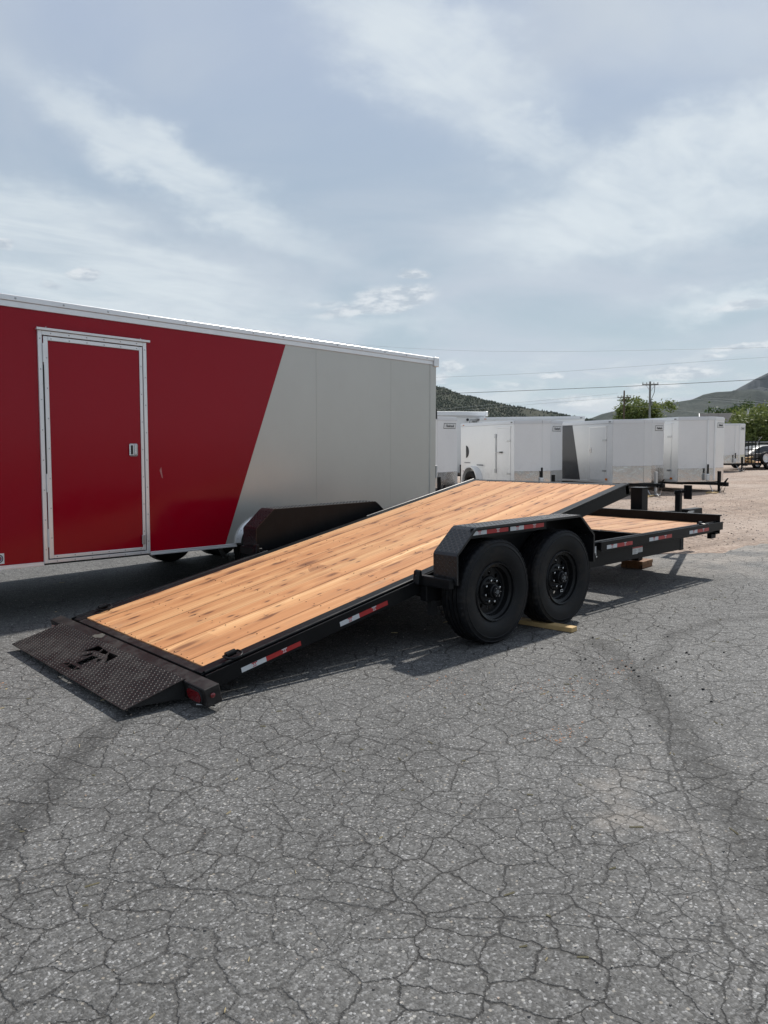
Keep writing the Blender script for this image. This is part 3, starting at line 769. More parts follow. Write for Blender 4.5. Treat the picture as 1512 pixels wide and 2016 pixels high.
# stationary front deck and chassis
for sg in (0, 1):
    def q(y): return mir(y) if sg else y
    mb = TB(); a_, b_ = sorted((q(.180), q(.190))); mb.box((1.655, a_, .497), (4.10, b_, .585), bev=.002); mb.build('rub_rail', M['black_clean'], tt)
    mb = TB(); mb.tube([(1.62, q(.245), .574), (4.06, q(.245), .574)], .016, 10); mb.build('edge_pipe', M['zinc'] if False else M['black_clean'], tt)
    mb = TB(); a_, b_ = sorted((q(.232), q(.262))); mb.box((1.62, a_, .470), (4.06, b_, .566), bev=.002); mb.build('side_channel', M['black'], tt)
    for x in (1.70, 2.15, 2.60, 3.05, 3.50, 3.95):
        mb = TB(); a_, b_ = sorted((q(.1905), q(.2315))); mb.box((x, a_, .502), (x+.012, b_, .574)); mb.build('rail_spacer', M['black'], tt)
    mb = TB(); a_, b_ = sorted((q(.262), q(.330))); mb.box((-.48, a_, .345), (3.345, b_, .4685), bev=.006); mb.build('main_beam', M['black'], tt)
    mb = TB(); a_, b_ = sorted((q(.258), q(.334))); mb.box((3.28, a_, .340), (3.352, b_, .474), bev=.004); mb.build('beam_collar', M['black'], tt)
mb = TB(); mb.box((4.045, .196, .452), (4.065, mir(.196), .662), bev=.002); mb.box((4.0655, .196, .645), (4.10, mir(.196), .662), bev=.002); mb.build('bulkhead', M['black'], tt, label='low black stop rail across the front deck')
mb = TB(); mb.box((2.635, .27, .44), (2.668, mir(.27), .560)); mb.build('deck_crossmember', M['black'], tt)
for x in (3.0, 3.4, 3.8):
    mb = TB(); mb.box((x, .30, .475), (x+.05, mir(.30), .526)); mb.build('deck_crossmember', M['dark'], tt)
for x in (-.42, .95, 1.5, 2.1):
    mb = TB(); mb.box((x, .332, .36), (x+.06, mir(.332), .43)); mb.build('chassis_crossmember', M['dark'], tt)
mb = TB(); mb.box((4.066, .9, .470), (4.14, mir(.9), .56)); mb.build('tongue_mount', M['black'], tt)
for s in (-1, 1):
    mb = TB(); y0 = YC+s*.75
    mb.hexa([(4.07, y0-.04, .44), (5.75, YC+s*.05-.04, .44), (5.75, YC+s*.05+.04, .44), (4.07, y0+.04, .44), (4.07, y0-.04, .54), (5.75, YC+s*.05-.04, .54), (5.75, YC+s*.05+.04, .54), (4.07, y0+.04, .54)], .004)
    mb.build('tongue_beam', M['black'], tt)
mb = TB(); mb.box((4.375, YC-.078, .44), (4.525, YC+.078, .905), bev=.006); mb.box((4.36, YC-.092, .905), (4.54, YC+.092, .914), bev=.002); mb.build('tongue_post', M['black'], tt, label='square black post behind the front stop rail')
mb = TB(); mb.box((5.435, YC-.036, .30), (5.505, YC+.036, .80), bev=.006); jk = mb.build('jack', M['black'], tt)
mb = TB(); mb.hexa([(5.425, YC-.062, .79), (5.515, YC-.062, .79), (5.515, YC+.046, .77), (5.425, YC+.046, .77), (5.425, YC-.052, .835), (5.515, YC-.052, .835), (5.515, YC+.040, .825), (5.425, YC+.040, .825)], .008); mb.build('jack_head', M['black'], jk)
mb = TB(); mb.box((5.46, YC-.185, .712), (5.475, YC-.075, .90), bev=.004); mb.box((5.44, YC-.105, .80), (5.50, YC-.060, .835), bev=.004); mb.build('jack_bracket', M['black'], jk)
mb = TB(); mb.box((5.40, YC-.06, .29), (5.54, YC+.06, .304), bev=.002); mb.build('jack_flange', M['black'], jk)
mb = TB(); mb.box((5.66, YC-.06, .44), (6.05, YC+.06, .56), bev=.01); mb.build('coupler', M['black'], tt)
mb = TB(); mb.box((3.93, .23, .405), (4.04, .28, .466), bev=.003); mb.box((3.96, .20, .452), (4.02, .235, .47)); mb.build('plug_bracket', M['black'], tt)
mb = TB(); mb.tube([(3.36, .30, .44), (3.38, .30, .40), (3.40, .31, .385), (3.39, .31, .42)], .006, 6); mb.build('chain_hook', simple('brass_hook', (.35, .22, .06), .4, .8), tt)
# decals on the beam
mb = TB(); mb.box((2.330, .2595, .395), (2.425, .2612, .462)); mb.box((2.4255, .2595, .405), (2.515, .2612, .457)); dc = mb.build('decal', M['decal'], tt, label='white warning decal with a red band')
mb = TB(); mb.box((2.331, .2583, .450), (2.514, .2594, .464)); mb.build('decal_band', M['tape_r'], dc)
mb = TB()
for k in range(5): mb.box((2.338, .2583, .400+k*.009), (2.338+(.075 if k % 2 else .05), .2592, .403+k*.009))
for k in range(4): mb.box((2.436, .2583, .412+k*.008), (2.500, .2592, .415+k*.008))
mb.build('decal_print', simple('grey_print', (.22, .22, .23), .5), dc)
mb = TB(); mb.box((1.565, .228, .462), (1.650, .2295, .545)); mb.build('decal', M['decal'], tt)
mb = TB(); mb.lathe([(.010, 0), (.010, -.006), (.001, -.008)], (1.70, .262, .44), 'Y', 8); mb.build('bolt', M['chrome'], tt)

# fenders
MID = .8393/2; S1, S2 = .6546, .8582; ZA, ZB, ZE = .7042, .8795, .47
prof = [(MID-S2, .49), (MID-S2, ZA-.01), (MID-S2+.012, ZA+.01), (MID-S1-.018, ZB-.018), (MID-S1+.012, ZB), (MID+S1-.012, ZB), (MID+S1+.018, ZB-.018), (MID+S2-.012, ZA+.01), (MID+S2, ZA-.01), (MID+S2, ZE)]
def offs(P, d):
    out = []
    for i in range(len(P)):
        a = Vector((P[max(i-1, 0)][0], P[max(i-1, 0)][1])); c = Vector((P[min(i+1, len(P)-1)][0], P[min(i+1, len(P)-1)][1])); tn = (c-a).normalized()
        out.append((P[i][0]+tn.y*d, P[i][1]-tn.x*d))
    return out
for sg in (0, 1):
    def q(y): return mir(y) if sg else y
    inn = offs(prof, .005); lip = offs(prof, .017)
    mb = TB(); n = len(prof)
    A = [mb.v((x, q(.008), z)) for x, z in prof]; B = [mb.v((x, q(.233), z)) for x, z in prof]
    A2 = [mb.v((x, q(.008), z)) for x, z in inn]; B2 = [mb.v((x, q(.233), z)) for x, z in inn]
    for i in range(n-1):
        mb.bm.faces.new((A[i], A[i+1], B[i+1], B[i])); mb.bm.faces.new((A2[i], B2[i], B2[i+1], A2[i+1]))
        mb.bm.faces.new((A[i], A2[i], A2[i+1], A[i+1])); mb.bm.faces.new((B[i], B[i+1], B2[i+1], B2[i]))
    for i in (0, n-1): mb.bm.faces.new((A[i], B[i], B2[i], A2[i]))
    L1 = [mb.v((x, q(.0085), z)) for x, z in inn]; L2 = [mb.v((x, q(.0085), z)) for x, z in lip]
    L3 = [mb.v((x, q(.0125), z)) for x, z in inn]; L4 = [mb.v((x, q(.0125), z)) for x, z in lip]
    for i in range(n-1):
        mb.bm.faces.new((L1[i], L1[i+1], L2[i+1], L2[i])); mb.bm.faces.new((L3[i], L4[i], L4[i+1], L3[i+1])); mb.bm.faces.new((L2[i], L2[i+1], L4[i+1], L4[i]))
    fo = mb.build('fender', M['fender'], tt, smooth=False)
    mb = TB(); key = [prof[0], prof[1], prof[3], prof[4], prof[5], prof[6], prof[8], prof[9]]
    for (xa, za), (xb, zb) in zip([prof[0], prof[2], prof[4], prof[6], prof[8]], [prof[1], prof[3], prof[5], prof[7], prof[9]]):
        L = math.hypot(xb-xa, zb-za); nx, nz = -(zb-za)/L, (xb-xa)/L
        mb.lugs((xa+nx*.0004, q(.012) if not sg else q(.230), za+nz*.0004), (xb-xa, 0, zb-za), (0, 1, 0), L, .218, .022, .0013)
    mb.build('tread_lugs', M['fender'], fo, smooth=False, kind='stuff')
    mb = TB(); wall = [(x, z) for x, z in inn]; wall = [(wall[0][0], .50)] + wall[1:-1] + [(wall[-1][0], .50)]
    a_, b_ = q(.226), q(.232)
    mb.prism([(x, min(a_, b_), z) for x, z in wall], (0, .006, 0)); mb.build('fender_inner_wall', M['black'], fo)
    # stepped bracket that carries the fender
    for x0 in (MID-S2-.055, MID+S2+.004):
        mb = TB(); a_, b_ = sorted((q(.030), q(.345))); mb.box((x0, a_, .465), (x0+.05, b_, .535), bev=.004); br = mb.build('fender_bracket', M['black'], tt)
        if x0 < 0:
            a_, b_ = sorted((q(.30), q(.36))); mb = TB(); mb.hexa([(x0-.035, a_, .47), (x0+.02, a_, .47), (x0+.02, b_, .47), (x0-.035, b_, .47), (x0-.020, a_, .565), (x0+.004, a_, .575), (x0+.004, b_, .575), (x0-.020, b_, .565)], .004); mb.build('bracket_gusset', M['black'], br)
fD = lambda u, v, w: Vector((u, .0270-w, v))
mb = TB(); mb.box((-.27, .0272, .800), (.62, .0310, .8745)); mb.build('tape_backing', M['black'], tt)
tape(fD, -.262, -.098, .148, .822, .852); tape(fD, .172, .335, .588, .820, .851)

# wheels
def wheel(name, cx, cy, cz, side, R=.388, W=.225, rr=.208, par=None, full=True, off=TO, mats=('tyre', 'rim')):
    """side -1: outer face towards -Y"""
    o = lambda w: (-w if side > 0 else w)       # w measured inwards from the outer face
    mb = MB(off)
    dish = [(rr+.014, .022), (rr+.006, .012), (rr-.004, .016), (rr-.006, .035), (rr-.026, .045), (rr-.030, .085), (rr-.040, .092)]
    mb.lathe([(r, o(w)) for r, w in dish], (cx, cy, cz), 'Y', 48)
    rim_o = [(rr-.040, .092)]
    ro = rr-.040
    outer = [(ro*math.cos(2*PI*k/48), ro*math.sin(2*PI*k/48)) for k in range(48)]
    holes = []
    if full:
        for k in range(10):
            a = 2*PI*(k+.4)/10; hx, hz = .132*math.cos(a), .132*math.sin(a)
            holes.append([(hx+.0165*math.cos(2*PI*j/12), hz+.0165*math.sin(2*PI*j/12)) for j in range(12)])
    mb.holed(outer, holes, .006, lambda u, v, w: Vector((cx+u, cy+o(.092-w), cz+v)))
    mb.lathe([(.112, o(.092)), (.106, o(.080)), (.098, o(.076)), (.001, o(.076))], (cx, cy, cz), 'Y', 32)
    wh = mb.build('wheel', M[mats[1]], par)
    mb = MB(off)
    mb.lathe([(.150, o(.155)), (.001, o(.155))], (cx, cy, cz), 'Y', 24); mb.build('brake_drum', M['dark'], wh)
    tread = [(rr+.012, .026), (rr+.030, .012), (.30*R/.388, .0005), (.335*R/.388, .002), (.338*R/.388, -.0005), (.342*R/.388, -.0005), (.345*R/.388, .0035), (R-.030, .008), (R-.024, .0085), (R-.020, .006), (R-.006, .016), (R-.002, .022)]
    g = W-.044; rib = 5
    for k in range(rib):
        a = .022+g*k/rib; b_ = .022+g*(k+1)/rib
        tread += [(R, a+.004), (R, b_-.004)] + ([(R-.010, b_-.0025), (R-.010, b_+.0025)] if k < rib-1 else [])
    tread += [(R-.002, W-.022), (R-.02, W-.006), (.30*R/.388, W), (rr+.012, W-.026)]
    idx = [i for i, (r, w) in enumerate(tread) if r >= R-.0065 and (w < .032 or w > W-.032)]
    def jit(j, k): return -.007 if (j in idx and k % 3 == 0) else 0
    mb = MB(off); mb.lathe([(r, o(w)) for r, w in tread], (cx, cy, cz), 'Y', 144 if full else 48, jit if full else None); mb.build('tyre', M[mats[0]], wh)
    if full:
        mb = MB(off); mb.lathe([(.054, o(.076)), (.052, o(.030)), (.044, o(.024)), (.041, o(.008)), (.036, o(.004)), (.001, o(.004))], (cx, cy, cz), 'Y', 28); hb = mb.build('hub', M['rim'], wh)
        mb = MB(off); mb.lathe([(.017, o(.0038)), (.016, o(.0012)), (.001, o(.0010))], (cx, cy, cz), 'Y', 18); mb.build('hub_plug', simple('grey_plug', (.10, .105, .11), .35), wh)
        nm = MB().lathe([(.0115, 0), (.0115, o(-.018)), (.0085, o(-.030)), (.001, o(-.032))], (0, 0, 0), 'Y', 6).mesh('lug_nut', M['chrome'], smooth=False)
        for k in range(8):
            a = 2*PI*(k+.3)/8; nn = link('lug_nut', nm, wh); nn.location = Vector((cx+.082*math.cos(a), cy+o(.0755), cz+.082*math.sin(a))) - off
        sm_ = MB().lathe([(.003, 0), (.003, o(-.004)), (.0005, o(-.0045))], (0, 0, 0), 'Y', 6).mesh('cap_screw', M['chrome'], smooth=False)
        for k in range(6):
            a = 2*PI*k/6; nn = link('cap_screw', sm_, wh); nn.location = Vector((cx+.031*math.cos(a), cy+o(.0045), cz+.031*math.sin(a))) - off
    return wh
for x in (0, .8393):
    w_ = wheel('wheel', x, .002, .387, -1, par=tt)
    wheel('wheel', x, mir(.002), .387, 1, par=tt)
    mb = TB(); mb.tube([(x, .15, .387), (x, mir(.15), .387)], .035, 12); mb.build('axle', M['dark'], tt)
    if x > 0:
        mb = TB(); mb.box((x+.045, .0740, .255), (x+.080, .0752, .275)); mb.build('rim_sticker', M['decal'], w_); mb = TB(); mb.box((x+.049, .0732, .259), (x+.076, .0739, .271)); mb.build('sticker_print', M['ink'], w_)
for sg in (0, 1):
    y = .285 if not sg else mir(.285)
    for x in (-.40, MID, 1.20):
        mb = TB(); mb.box((x-.03, y-.02, .24), (x+.03, y+.02, .3445)); mb.build('spring_hanger', M['dark'], tt)
    mb = TB(); mb.box((-.38, y-.028, .300), (1.18, y+.028, .338)); mb.build('leaf_spring', M['dark'], tt)

# ------------------------------------------------------------------ timber on the ground
def board(name, c, ang, size, material, label, cat='board', group=None):
    o = MB().box((-size[0]/2, -size[1]/2, 0), (size[0]/2, size[1]/2, size[2]), bev=.003).build(name, material, label=label, category=cat)
    o.location = c; o.rotation_euler = (0, 0, ang)
    if group: o['group'] = group
    return o
board('lumber_board', (.665, .12, .0005), math.radians(96), (.62, .085, .038), M['lumber'], 'yellow two-by-four wedged between the black wheels on the asphalt')
def block(c, ang, size, mt, label):
    return board('wood_block', c, ang, size, mt, label, 'block')
bx, by = 3.93, 1.12
block((bx, by, .0005), .12, (.30, .26, .042), M['redlumber'], 'bottom wood block of the pair under the front of the tilted trailer')
block((bx+.01, by, .043), .10, (.30, .26, .040), M['redlumber'], 'top wood block of the pair under the front of the tilted trailer')
mb = MB(TO); mb.box((bx-.05, by-.05, .084), (bx+.05, by+.05, .49), bev=.004); mb.build('support_leg', M['dark'], tt)

# ------------------------------------------------------------------ the red and pewter cargo trailer
RT = empty('enclosed_trailer', (-2.050, 3.3585, 0), (0, math.atan(.02), math.radians(4.034)), label='big red and pewter enclosed cargo trailer with a closed side door', category='trailer')
def P3(mb, name, mt, par=RT, **k): return mb.build(name, mt, par, **k)
HB, HT, XN, XE, WD = .472, 2.75, -1.55, 5.24, 2.30
TH = .03
def panel(poly, mt, name='side_panel', y0=0.0, th=TH, par=RT, **k):
    mb = MB(); mb.prism([(x, y0, z) for x, z in poly], (0, th, 0)); return mb.build(name, mt, par, **k)
zt, zb = 2.658, .495
dT, dB = (2.650, zt), (1.823, zb)
panel([(XN, zb), (-.049, zb), (-.049, zt), (XN, zt)], M['red'])
panel([(.936, zb), dB, dT, (.936, zt)], M['red'])
panel([(-.049, 2.49), (.936, 2.49), (.936, zt), (-.049, zt)], M['red'])
AX0, AX1, AZ, AC = 1.985, 3.62, .86, 2.80
def arch_pts(g=0.0, n=20):
    P = []
    r = .40
    for k in range(n+1):
        u = k/n
        if u < .5: a = PI-PI*u; P.append((AX0+r+(r+g)*math.cos(a), .50+(.255+g)*math.sin(a)))
        else: a = PI/2-PI*(u-.5); P.append((AX1-r+(r+g)*math.cos(a), .50+(.255+g)*math.sin(a)))
    return P
ar = arch_pts()
left = [p for p in ar if p[0] < 3.09]; right = [p for p in ar if p[0] >= 3.09]
ztop = [p for p in ar][len(ar)//2][1]
panel([(dB[0]+.001, zb)] + [(AX0, zb)] + left + [(3.0935, .755), (3.0935, zt), (dT[0]+.001, zt)], M['pewter'], label='pewter grey panel with a slanted edge')
panel([(3.0955, .755)] + right + [(AX1, zb), (4.351, zb), (4.351, zt), (3.0955, zt)], M['pewter'])
panel([(4.353, zb), (5.105, zb), (5.105, zt), (4.353, zt)], M['pewter'])
mb = MB(); mb.box((5.106, -.012, .47), (XE, .05, zt), bev=.012); P3(mb, 'corner_post', M['pewter'])
# wheel arch trim
mb = MB(); A = arch_pts(0.045, 40); B = arch_pts(-.004, 40)
va = [mb.v((x, -.020, z)) for x, z in A]; vb = [mb.v((x, -.045, z)) for x, z in B]; vc = [mb.v((x, .0, z)) for x, z in A]; ve = [mb.v((x, .05, z)) for x, z in B]
for i in range(len(A)-1):
    mb.bm.faces.new((va[i], va[i+1], vb[i+1], vb[i])); mb.bm.faces.new((va[i], vc[i], vc[i+1], va[i+1])); mb.bm.faces.new((vb[i], vb[i+1], ve[i+1], ve[i]))
P3(mb, 'wheel_arch', M['alu'])
mb = MB()
for i in range(2, 40, 4):
    x, z = arch_pts(.03, 40)[i]; mb.lathe([(.006, -.030), (.004, -.034), (.0005, -.035)], (x, 0, z), 'Y', 6)
P3(mb, 'rivets', M['zinc'], kind='stuff')
# shell behind the skin
mb = MB(); mb.box((XN, .031, .47), (XE-.02, WD, .60)); P3(mb, 'floor', M['dark'])
mb = MB(); mb.box((XN, WD-.03, .60), (XE, WD, 2.70)); P3(mb, 'far_side', M['pewter'])
mb = MB(); mb.box((XE-.03, .051, .61), (XE-.002, WD-.031, 2.66)); P3(mb, 'ramp_door', M['pewter'])
mb = MB(); mb.prism([(XN, .031, .47), (XN, WD, .47), (XN-.55, WD/2+.1, .47), (XN-.55, WD/2-.1, .47)], (0, 0, 2.2)); P3(mb, 'nose', M['red'])
mb = MB(); n = 8; ys = [i/n*WD for i in range(n+1)]
sec = [(-.002, 2.712)] + [(y, 2.735+.045*math.sin(PI*y/WD)) for y in ys] + [(WD+.002, 2.712)]
mb.prism([(XN-.05, y, z) for y, z in sec], (XE-XN+.045, 0, 0)); P3(mb, 'roof', M['trimw'])
# roof rail in two folded strips with its rivets
mb = MB(); mb.box((XN-.02, -.012, zt-.004), (5.168, .0285, 2.704), bev=.002); P3(mb, 'lower_roof_rail', M['alu'])
mb = MB(); mb.box((XN-.02, -.022, 2.7045), (5.168, .02, 2.752), bev=.003); P3(mb, 'upper_roof_rail', M['alu'])
mb = MB(); mb.box((5.171, -.034, 2.630), (XE+.032, .10, 2.758), bev=.008); P3(mb, 'corner_cap', M['alu'])
mb = MB(); x = XN+.1
while x < 5.1: mb.lathe([(.010, -.0222), (.008, -.026), (.0005, -.0275)], (x, 0, 2.728), 'Y', 8); x += .405
P3(mb, 'rivets', M['zinc'], kind='stuff')
# bottom rail
for a, b_ in ((XN, -.064), (.955, AX0-.03), (AX1+.03, 5.106)):
    mb = MB(); mb.box((a, -.014, HB-.004), (b_, .03, .494), bev=.002); mb.box((a, -.020, HB-.012), (b_, .01, HB+.003), bev=.001); P3(mb, 'bottom_rail', M['alu'])
# door
drip = MB(); drip.box((-.076, -.040, 2.492), (.980, .0, 2.502), bev=.001); drip.box((-.076, -.040, 2.502), (.980, -.034, 2.512), bev=.001); P3(drip, 'drip_cap', M['alu'])
for a, b_ in (((-.062, -.020, .478), (-.026, .012, 2.490)), ((.914, -.020, .478), (.950, .012, 2.490)), ((-.0255, -.020, 2.452), (.9135, .012, 2.4895)), ((-.0255, -.020, .478), (.9135, .012, .508))):
    mb = MB(); mb.box(a, b_, bev=.003); P3(mb, 'door_frame', M['alu'])
leaf = MB().box((-.018, -.012, .516), (.906, .020, 2.445), bev=.001).build('side_door', M['red'], RT)
for a, b_ in (((-.017, -.022, .517), (.022, -.0125, 2.444)), ((.8745, -.022, .517), (.905, -.0125, 2.444)), ((.0225, -.022, 2.408), (.8735, -.0125, 2.444)), ((.0225, -.022, .517), (.8735, -.0125, .546))):
    MB().box(a, b_, bev=.003).build('door_trim', M['alu'], leaf)
MB().box((-.0245, -.024, 1.10), (-.0185, -.008, 2.20)).build('door_gap_seal', M['dark'], leaf)
for z in (.62, 1.10, 2.22):
    MB().tube([(-.0215, -.026, z), (-.0215, -.026, z+.16)], .007, 8).build('hinge_knuckle', M['alu'], leaf)
h = MB().box((.752, -.030, 1.415), (.838, -.0125, 1.535), bev=.010).build('door_handle', M['chrome'], leaf)
MB().box((.764, -.0325, 1.432), (.785, -.0302, 1.518)).build('handle_recess', M['ink'], leaf); MB().box((.800, -.040, 1.428), (.822, -.0305, 1.522), bev=.004).build('handle_paddle', M['chrome'], leaf)
MB().box((.858, -.040, .575), (.890, -.0225, .665), bev=.004).build('door_hasp', M['zinc'], leaf)
mb = MB()
for z in [.60+.26*k for k in range(8)]:
    for x, y in ((-.044, -.0205), (.932, -.0205), (.008, -.0225), (.890, -.0225)): mb.lathe([(.0065, y), (.004, y-.004), (.0005, y-.0045)], (x, 0, z+(.1 if x in (.008, .89) else 0)), 'Y', 6)
for x in [.05+.16*k for k in range(6)]:
    for z, y in ((2.471, -.0205), (2.424, -.0225), (.492, -.0205), (.534, -.0225)): mb.lathe([(.0065, y), (.004, y-.004), (.0005, y-.0045)], (x, 0, z), 'Y', 6)
P3(mb, 'rivets', M['zinc'], kind='stuff')
# round emblem sticker by the nose and a scrape in the paint
st = MB().box((-.475, -.003, .510), (-.388, -.0008, .598)).build('sticker', M['decal'], RT)
MB().lathe([(.036, -.0031), (.036, -.0040), (.028, -.0041), (.028, -.0031)], (-.432, 0, .554), 'Y', 28).build('sticker_ring', M['ink'], st)
MB().lathe([(.024, -.0031), (.024, -.0038), (.0005, -.0039)], (-.432, 0, .554), 'Y', 20).build('sticker_disc', simple('sticker_blue', (.10, .12, .22), .5, var=.6, scale=120), st)
MB().box((-.450, -.0048, .550), (-.414, -.0041, .561)).build('sticker_bar', M['tape_r'], st)
scr = simple('paint_scrape', (.45, .18, .18), .7, var=.6, scale=80)
MB().prism([(1.075, -.0012, 1.28), (1.092, -.0012, 1.31), (1.098, -.0012, 1.26), (1.108, -.0012, 1.20), (1.096, -.0012, 1.21)], (0, .0012, 0)).build('paint_scrape', scr, RT)
# rear hinge hardware
MB().box((XE+.002, -.012, 1.93), (XE+.020, .03, 2.07), bev=.003).build('rear_hinge', M['ink'], RT)
MB().box((XE-.004, -.018, 1.13), (XE+.022, .03, 1.30), bev=.003).build('rear_latch', M['zinc'], RT)
# running gear
ROFF = Vector((0, 0, 0))
for x in (2.42, 3.18):
    for y, s in ((.03, -1), (WD-.02, 1)):
        wheel('wheel', x, y, .405-.02*(2.5-x), s, R=.352, W=.205, rr=.19, par=RT, full=False, off=ROFF)
    MB().tube([(x, .16, .40), (x, WD-.16, .40)], .03, 8).build('axle', M['dark'], RT)
MB().box((1.95, .09, .50), (3.66, .30, .80)).build('wheel_well', M['dark'], RT)
for y in (.45, WD-.5): MB().box((XN, y, .40), (5.1, y+.06, .469)).build('frame_rail', M['dark'], RT)
MB().hexa([(2.02, .31, .30), (2.06, .31, .30), (2.06, .35, .30), (2.02, .35, .30), (1.93, .31, .469), (1.97, .31, .469), (1.97, .35, .469), (1.93, .35, .469)]).build('spring_hanger', M['zinc'], RT)
MB().box((XN-.3, WD/2-.05, .40), (XN-1.4, WD/2+.05, .50)).build('tongue', M['dark'], RT)

# ------------------------------------------------------------------ row of enclosed trailers in the yard
badge_txt = text_mesh('Haulmark', .105, M['ink'])
def cargo(rel, hd, W, L, v, zb_, zt_, label, skin='white', side='right_corner', door=None, wheel_x=-2.4, guard=.40, rear_char=None, badge=True, strip=False, jack='black', vent=False, dz=0.0, flat=False, nosemat=None, tall=False, axles=1):
    """rel: ground point (from the camera) of the front corner named by side. local +x forward, +y left"""
    h = math.radians(hd); fx, fy = math.cos(h), math.sin(h); lx, ly = -fy, fx
    x, y = CAM.x+rel[0], CAM.y+rel[1]
    if side == 'right_corner': x += lx*W/2; y += ly*W/2
    else: x -= lx*W/2; y -= ly*W/2
    g = gz(x, y)
    R = empty('cargo_trailer', (x, y, g), (0, 0, h), label=label, category='trailer', group='enclosed trailers parked along the gravel yard')
    w = W/2; k = .14 if not flat else w-.02
    foot = [(-L, -w), (0, -w), (v, -k), (v, k), (0, w), (-L, w)]
    nm = nosemat or skin
    MB().box((-L, -w, zb_), (-.002, w, zt_-.085), bev=.006).build('body', M[skin], R)
    # front panels, each a sheet of its own
    ed = [(foot[1], foot[2]), (foot[2], foot[3]), (foot[3], foot[4])]
    def sheet(a, b_, z0, z1, th, name, mt, sm_=True):
        d = Vector((b_[0]-a[0], b_[1]-a[1], 0)).normalized(); n = Vector((d.y, -d.x, 0))
        p = [Vector((a[0], a[1], z0)), Vector((b_[0], b_[1], z0)), Vector((b_[0], b_[1], z1)), Vector((a[0], a[1], z1))]
        return MB().prism([q + n*.001 for q in p], n*th).build(name, mt, R)
    MB().prism([(p[0]-.004, p[1]*.995, zb_) for p in foot[1:5]], (0, 0, zt_-zb_-.03)).build('nose_core', M['dark'], R)
    for i, (a, b_) in enumerate(ed):
        sheet(a, b_, zb_+guard+.002, zt_-.085, .012, 'nose_panel', M[nm])
        if guard: sheet(a, b_, zb_-.02, zb_+guard, .016, 'stone_guard', M['guard'])
        sheet(a, b_, zt_-.084, zt_, .022, 'roof_rail', M['trimw'])
    if strip:
        for yy in (-k, k):
            MB().box((v+.004, yy-.03, zb_+.02), (v+.030, yy+.03, zt_-.09), bev=.003).build('nose_strip', M['alu'], R)
    for s in (-1, 1):
        MB().box((-L, s*w-.012, zt_-.084), (0, s*w+.012, zt_), bev=.003).build('roof_rail', M['trimw'], R)
        MB().box((-L, s*w-.010, zb_-.03), (0, s*w+.008, zb_+.03), bev=.003).build('bottom_rail', M['trimw' if skin == 'white' else 'alu'], R)
    mb = MB(); mb.prism([(p[0]-(.01 if p[0] > 0 else 0), p[1]*.985, zt_-.03) for p in foot], (0, 0, .05)); mb.build('roof', M['trimw'], R)
    for xx in (-.12, -L+.2):
        MB().box((xx-.04, -w-.022, zt_-.055), (xx+.04, -w-.0125, zt_-.03), bev=.003).build('clearance_lamp', M['ink'] if xx > -.5 else M['lens_a'], R)
    MB().box((-.30, -w-.018, zb_+.05), (-.20, -w-.0085, zb_+.11), bev=.003).build('side_marker', M['lens_a'], R)
    if rear_char:
        a, b_ = rear_char
        MB().prism([(-L+.01, -w-.004, zb_+.03), (b_, -w-.004, zb_+.03), (a, -w-.004, zt_-.086), (-L+.01, -w-.004, zt_-.086)], (0, .003, 0)).build('charcoal_panel', M['char'], R)
    if door:
        d0, d1 = door; zd = zt_-.16; y0 = -w
        for a, b_ in (((d0, y0-.014, zb_+.03), (d0+.03, y0-.001, zd)), ((d1-.03, y0-.014, zb_+.03), (d1, y0-.001, zd)), ((d0+.0305, y0-.014, zd-.035), (d1-.0305, y0-.001, zd)), ((d0+.0305, y0-.014, zb_+.031), (d1-.0305, y0-.001, zb_+.06))):
            MB().box(a, b_, bev=.002).build('door_frame', M['alu' if jack != 'barlock' else 'trimw'], R)
        lf = MB().box((d0+.034, y0-.012, zb_+.064), (d1-.034, y0-.001, zd-.039)).build('side_door', M[skin], R)
        MB().box((d0-.07, y0-.020, zd), (d1+.05, y0-.001, zd+.014), bev=.002).build('drip_cap', M['alu'], R)
        for zz in (zb_+.30, zd-.42):
            MB().box((d1-.16, y0-.026, zz), (d1+.02, y0-.0145, zz+.05), bev=.004).build('door_hinge', M['zinc'], lf)
        if vent:
            MB().tube([(d0-.01, y0-.03, zb_+.35), (d0-.01, y0-.03, zb_+1.42)], .016, 8).build('lock_bar', M['zinc'], lf)
            for zz in (zb_+.38, zb_+1.40): MB().box((d0-.06, y0-.05, zz-.05), (d0+.02, y0-.005, zz+.07), bev=.004).build('bar_keeper', M['zinc'], lf)
            MB().box((d0-.01, y0-.05, zb_+.92), (d0+.22, y0-.03, zb_+.95), bev=.004).build('lock_handle', M['zinc'], lf); MB().box((d0+.22, y0-.055, zb_+.915), (d0+.36, y0-.025, zb_+.955), bev=.006).build('handle_grip', M['ink'], lf)
        else:
            MB().box((d0+.05, y0-.03, zb_+.85), (d0+.13, y0-.0125, zb_+.99), bev=.006).build('door_handle', M['chrome'], lf)
            MB().box((d0+.07, y0-.033, zb_+.87), (d0+.09, y0-.0305, zb_+.97)).build('handle_recess', M['ink'], lf)
    if vent:
        P = [(-L+.16+.17*math.cos(a), zb_+.95+.19*math.sin(a)) for a in [-PI/2+PI*q/10 for q in range(11)]]
        MB().prism([(p[0]+.18, -w-.012, p[1]) for p in P], (0, .010, 0)).build('side_vent', M['ink'], R)
        MB().box((-L+.20, -w-.004, zb_+.58), (-L+.62, -w-.001, zb_+.64)).build('side_decal', M['decal'], R); MB().box((-L+.24, -w-.0055, zb_+.597), (-L+.58, -w-.0042, zb_+.622)).build('decal_print', simple('grey_print', (.18, .18, .19), .5), R)
        MB().box((-L+.15, -w-.02, zb_+.26), (-L+.25, -w-.002, zb_+.36), bev=.004).build('rear_marker', M['lens_r'], R)
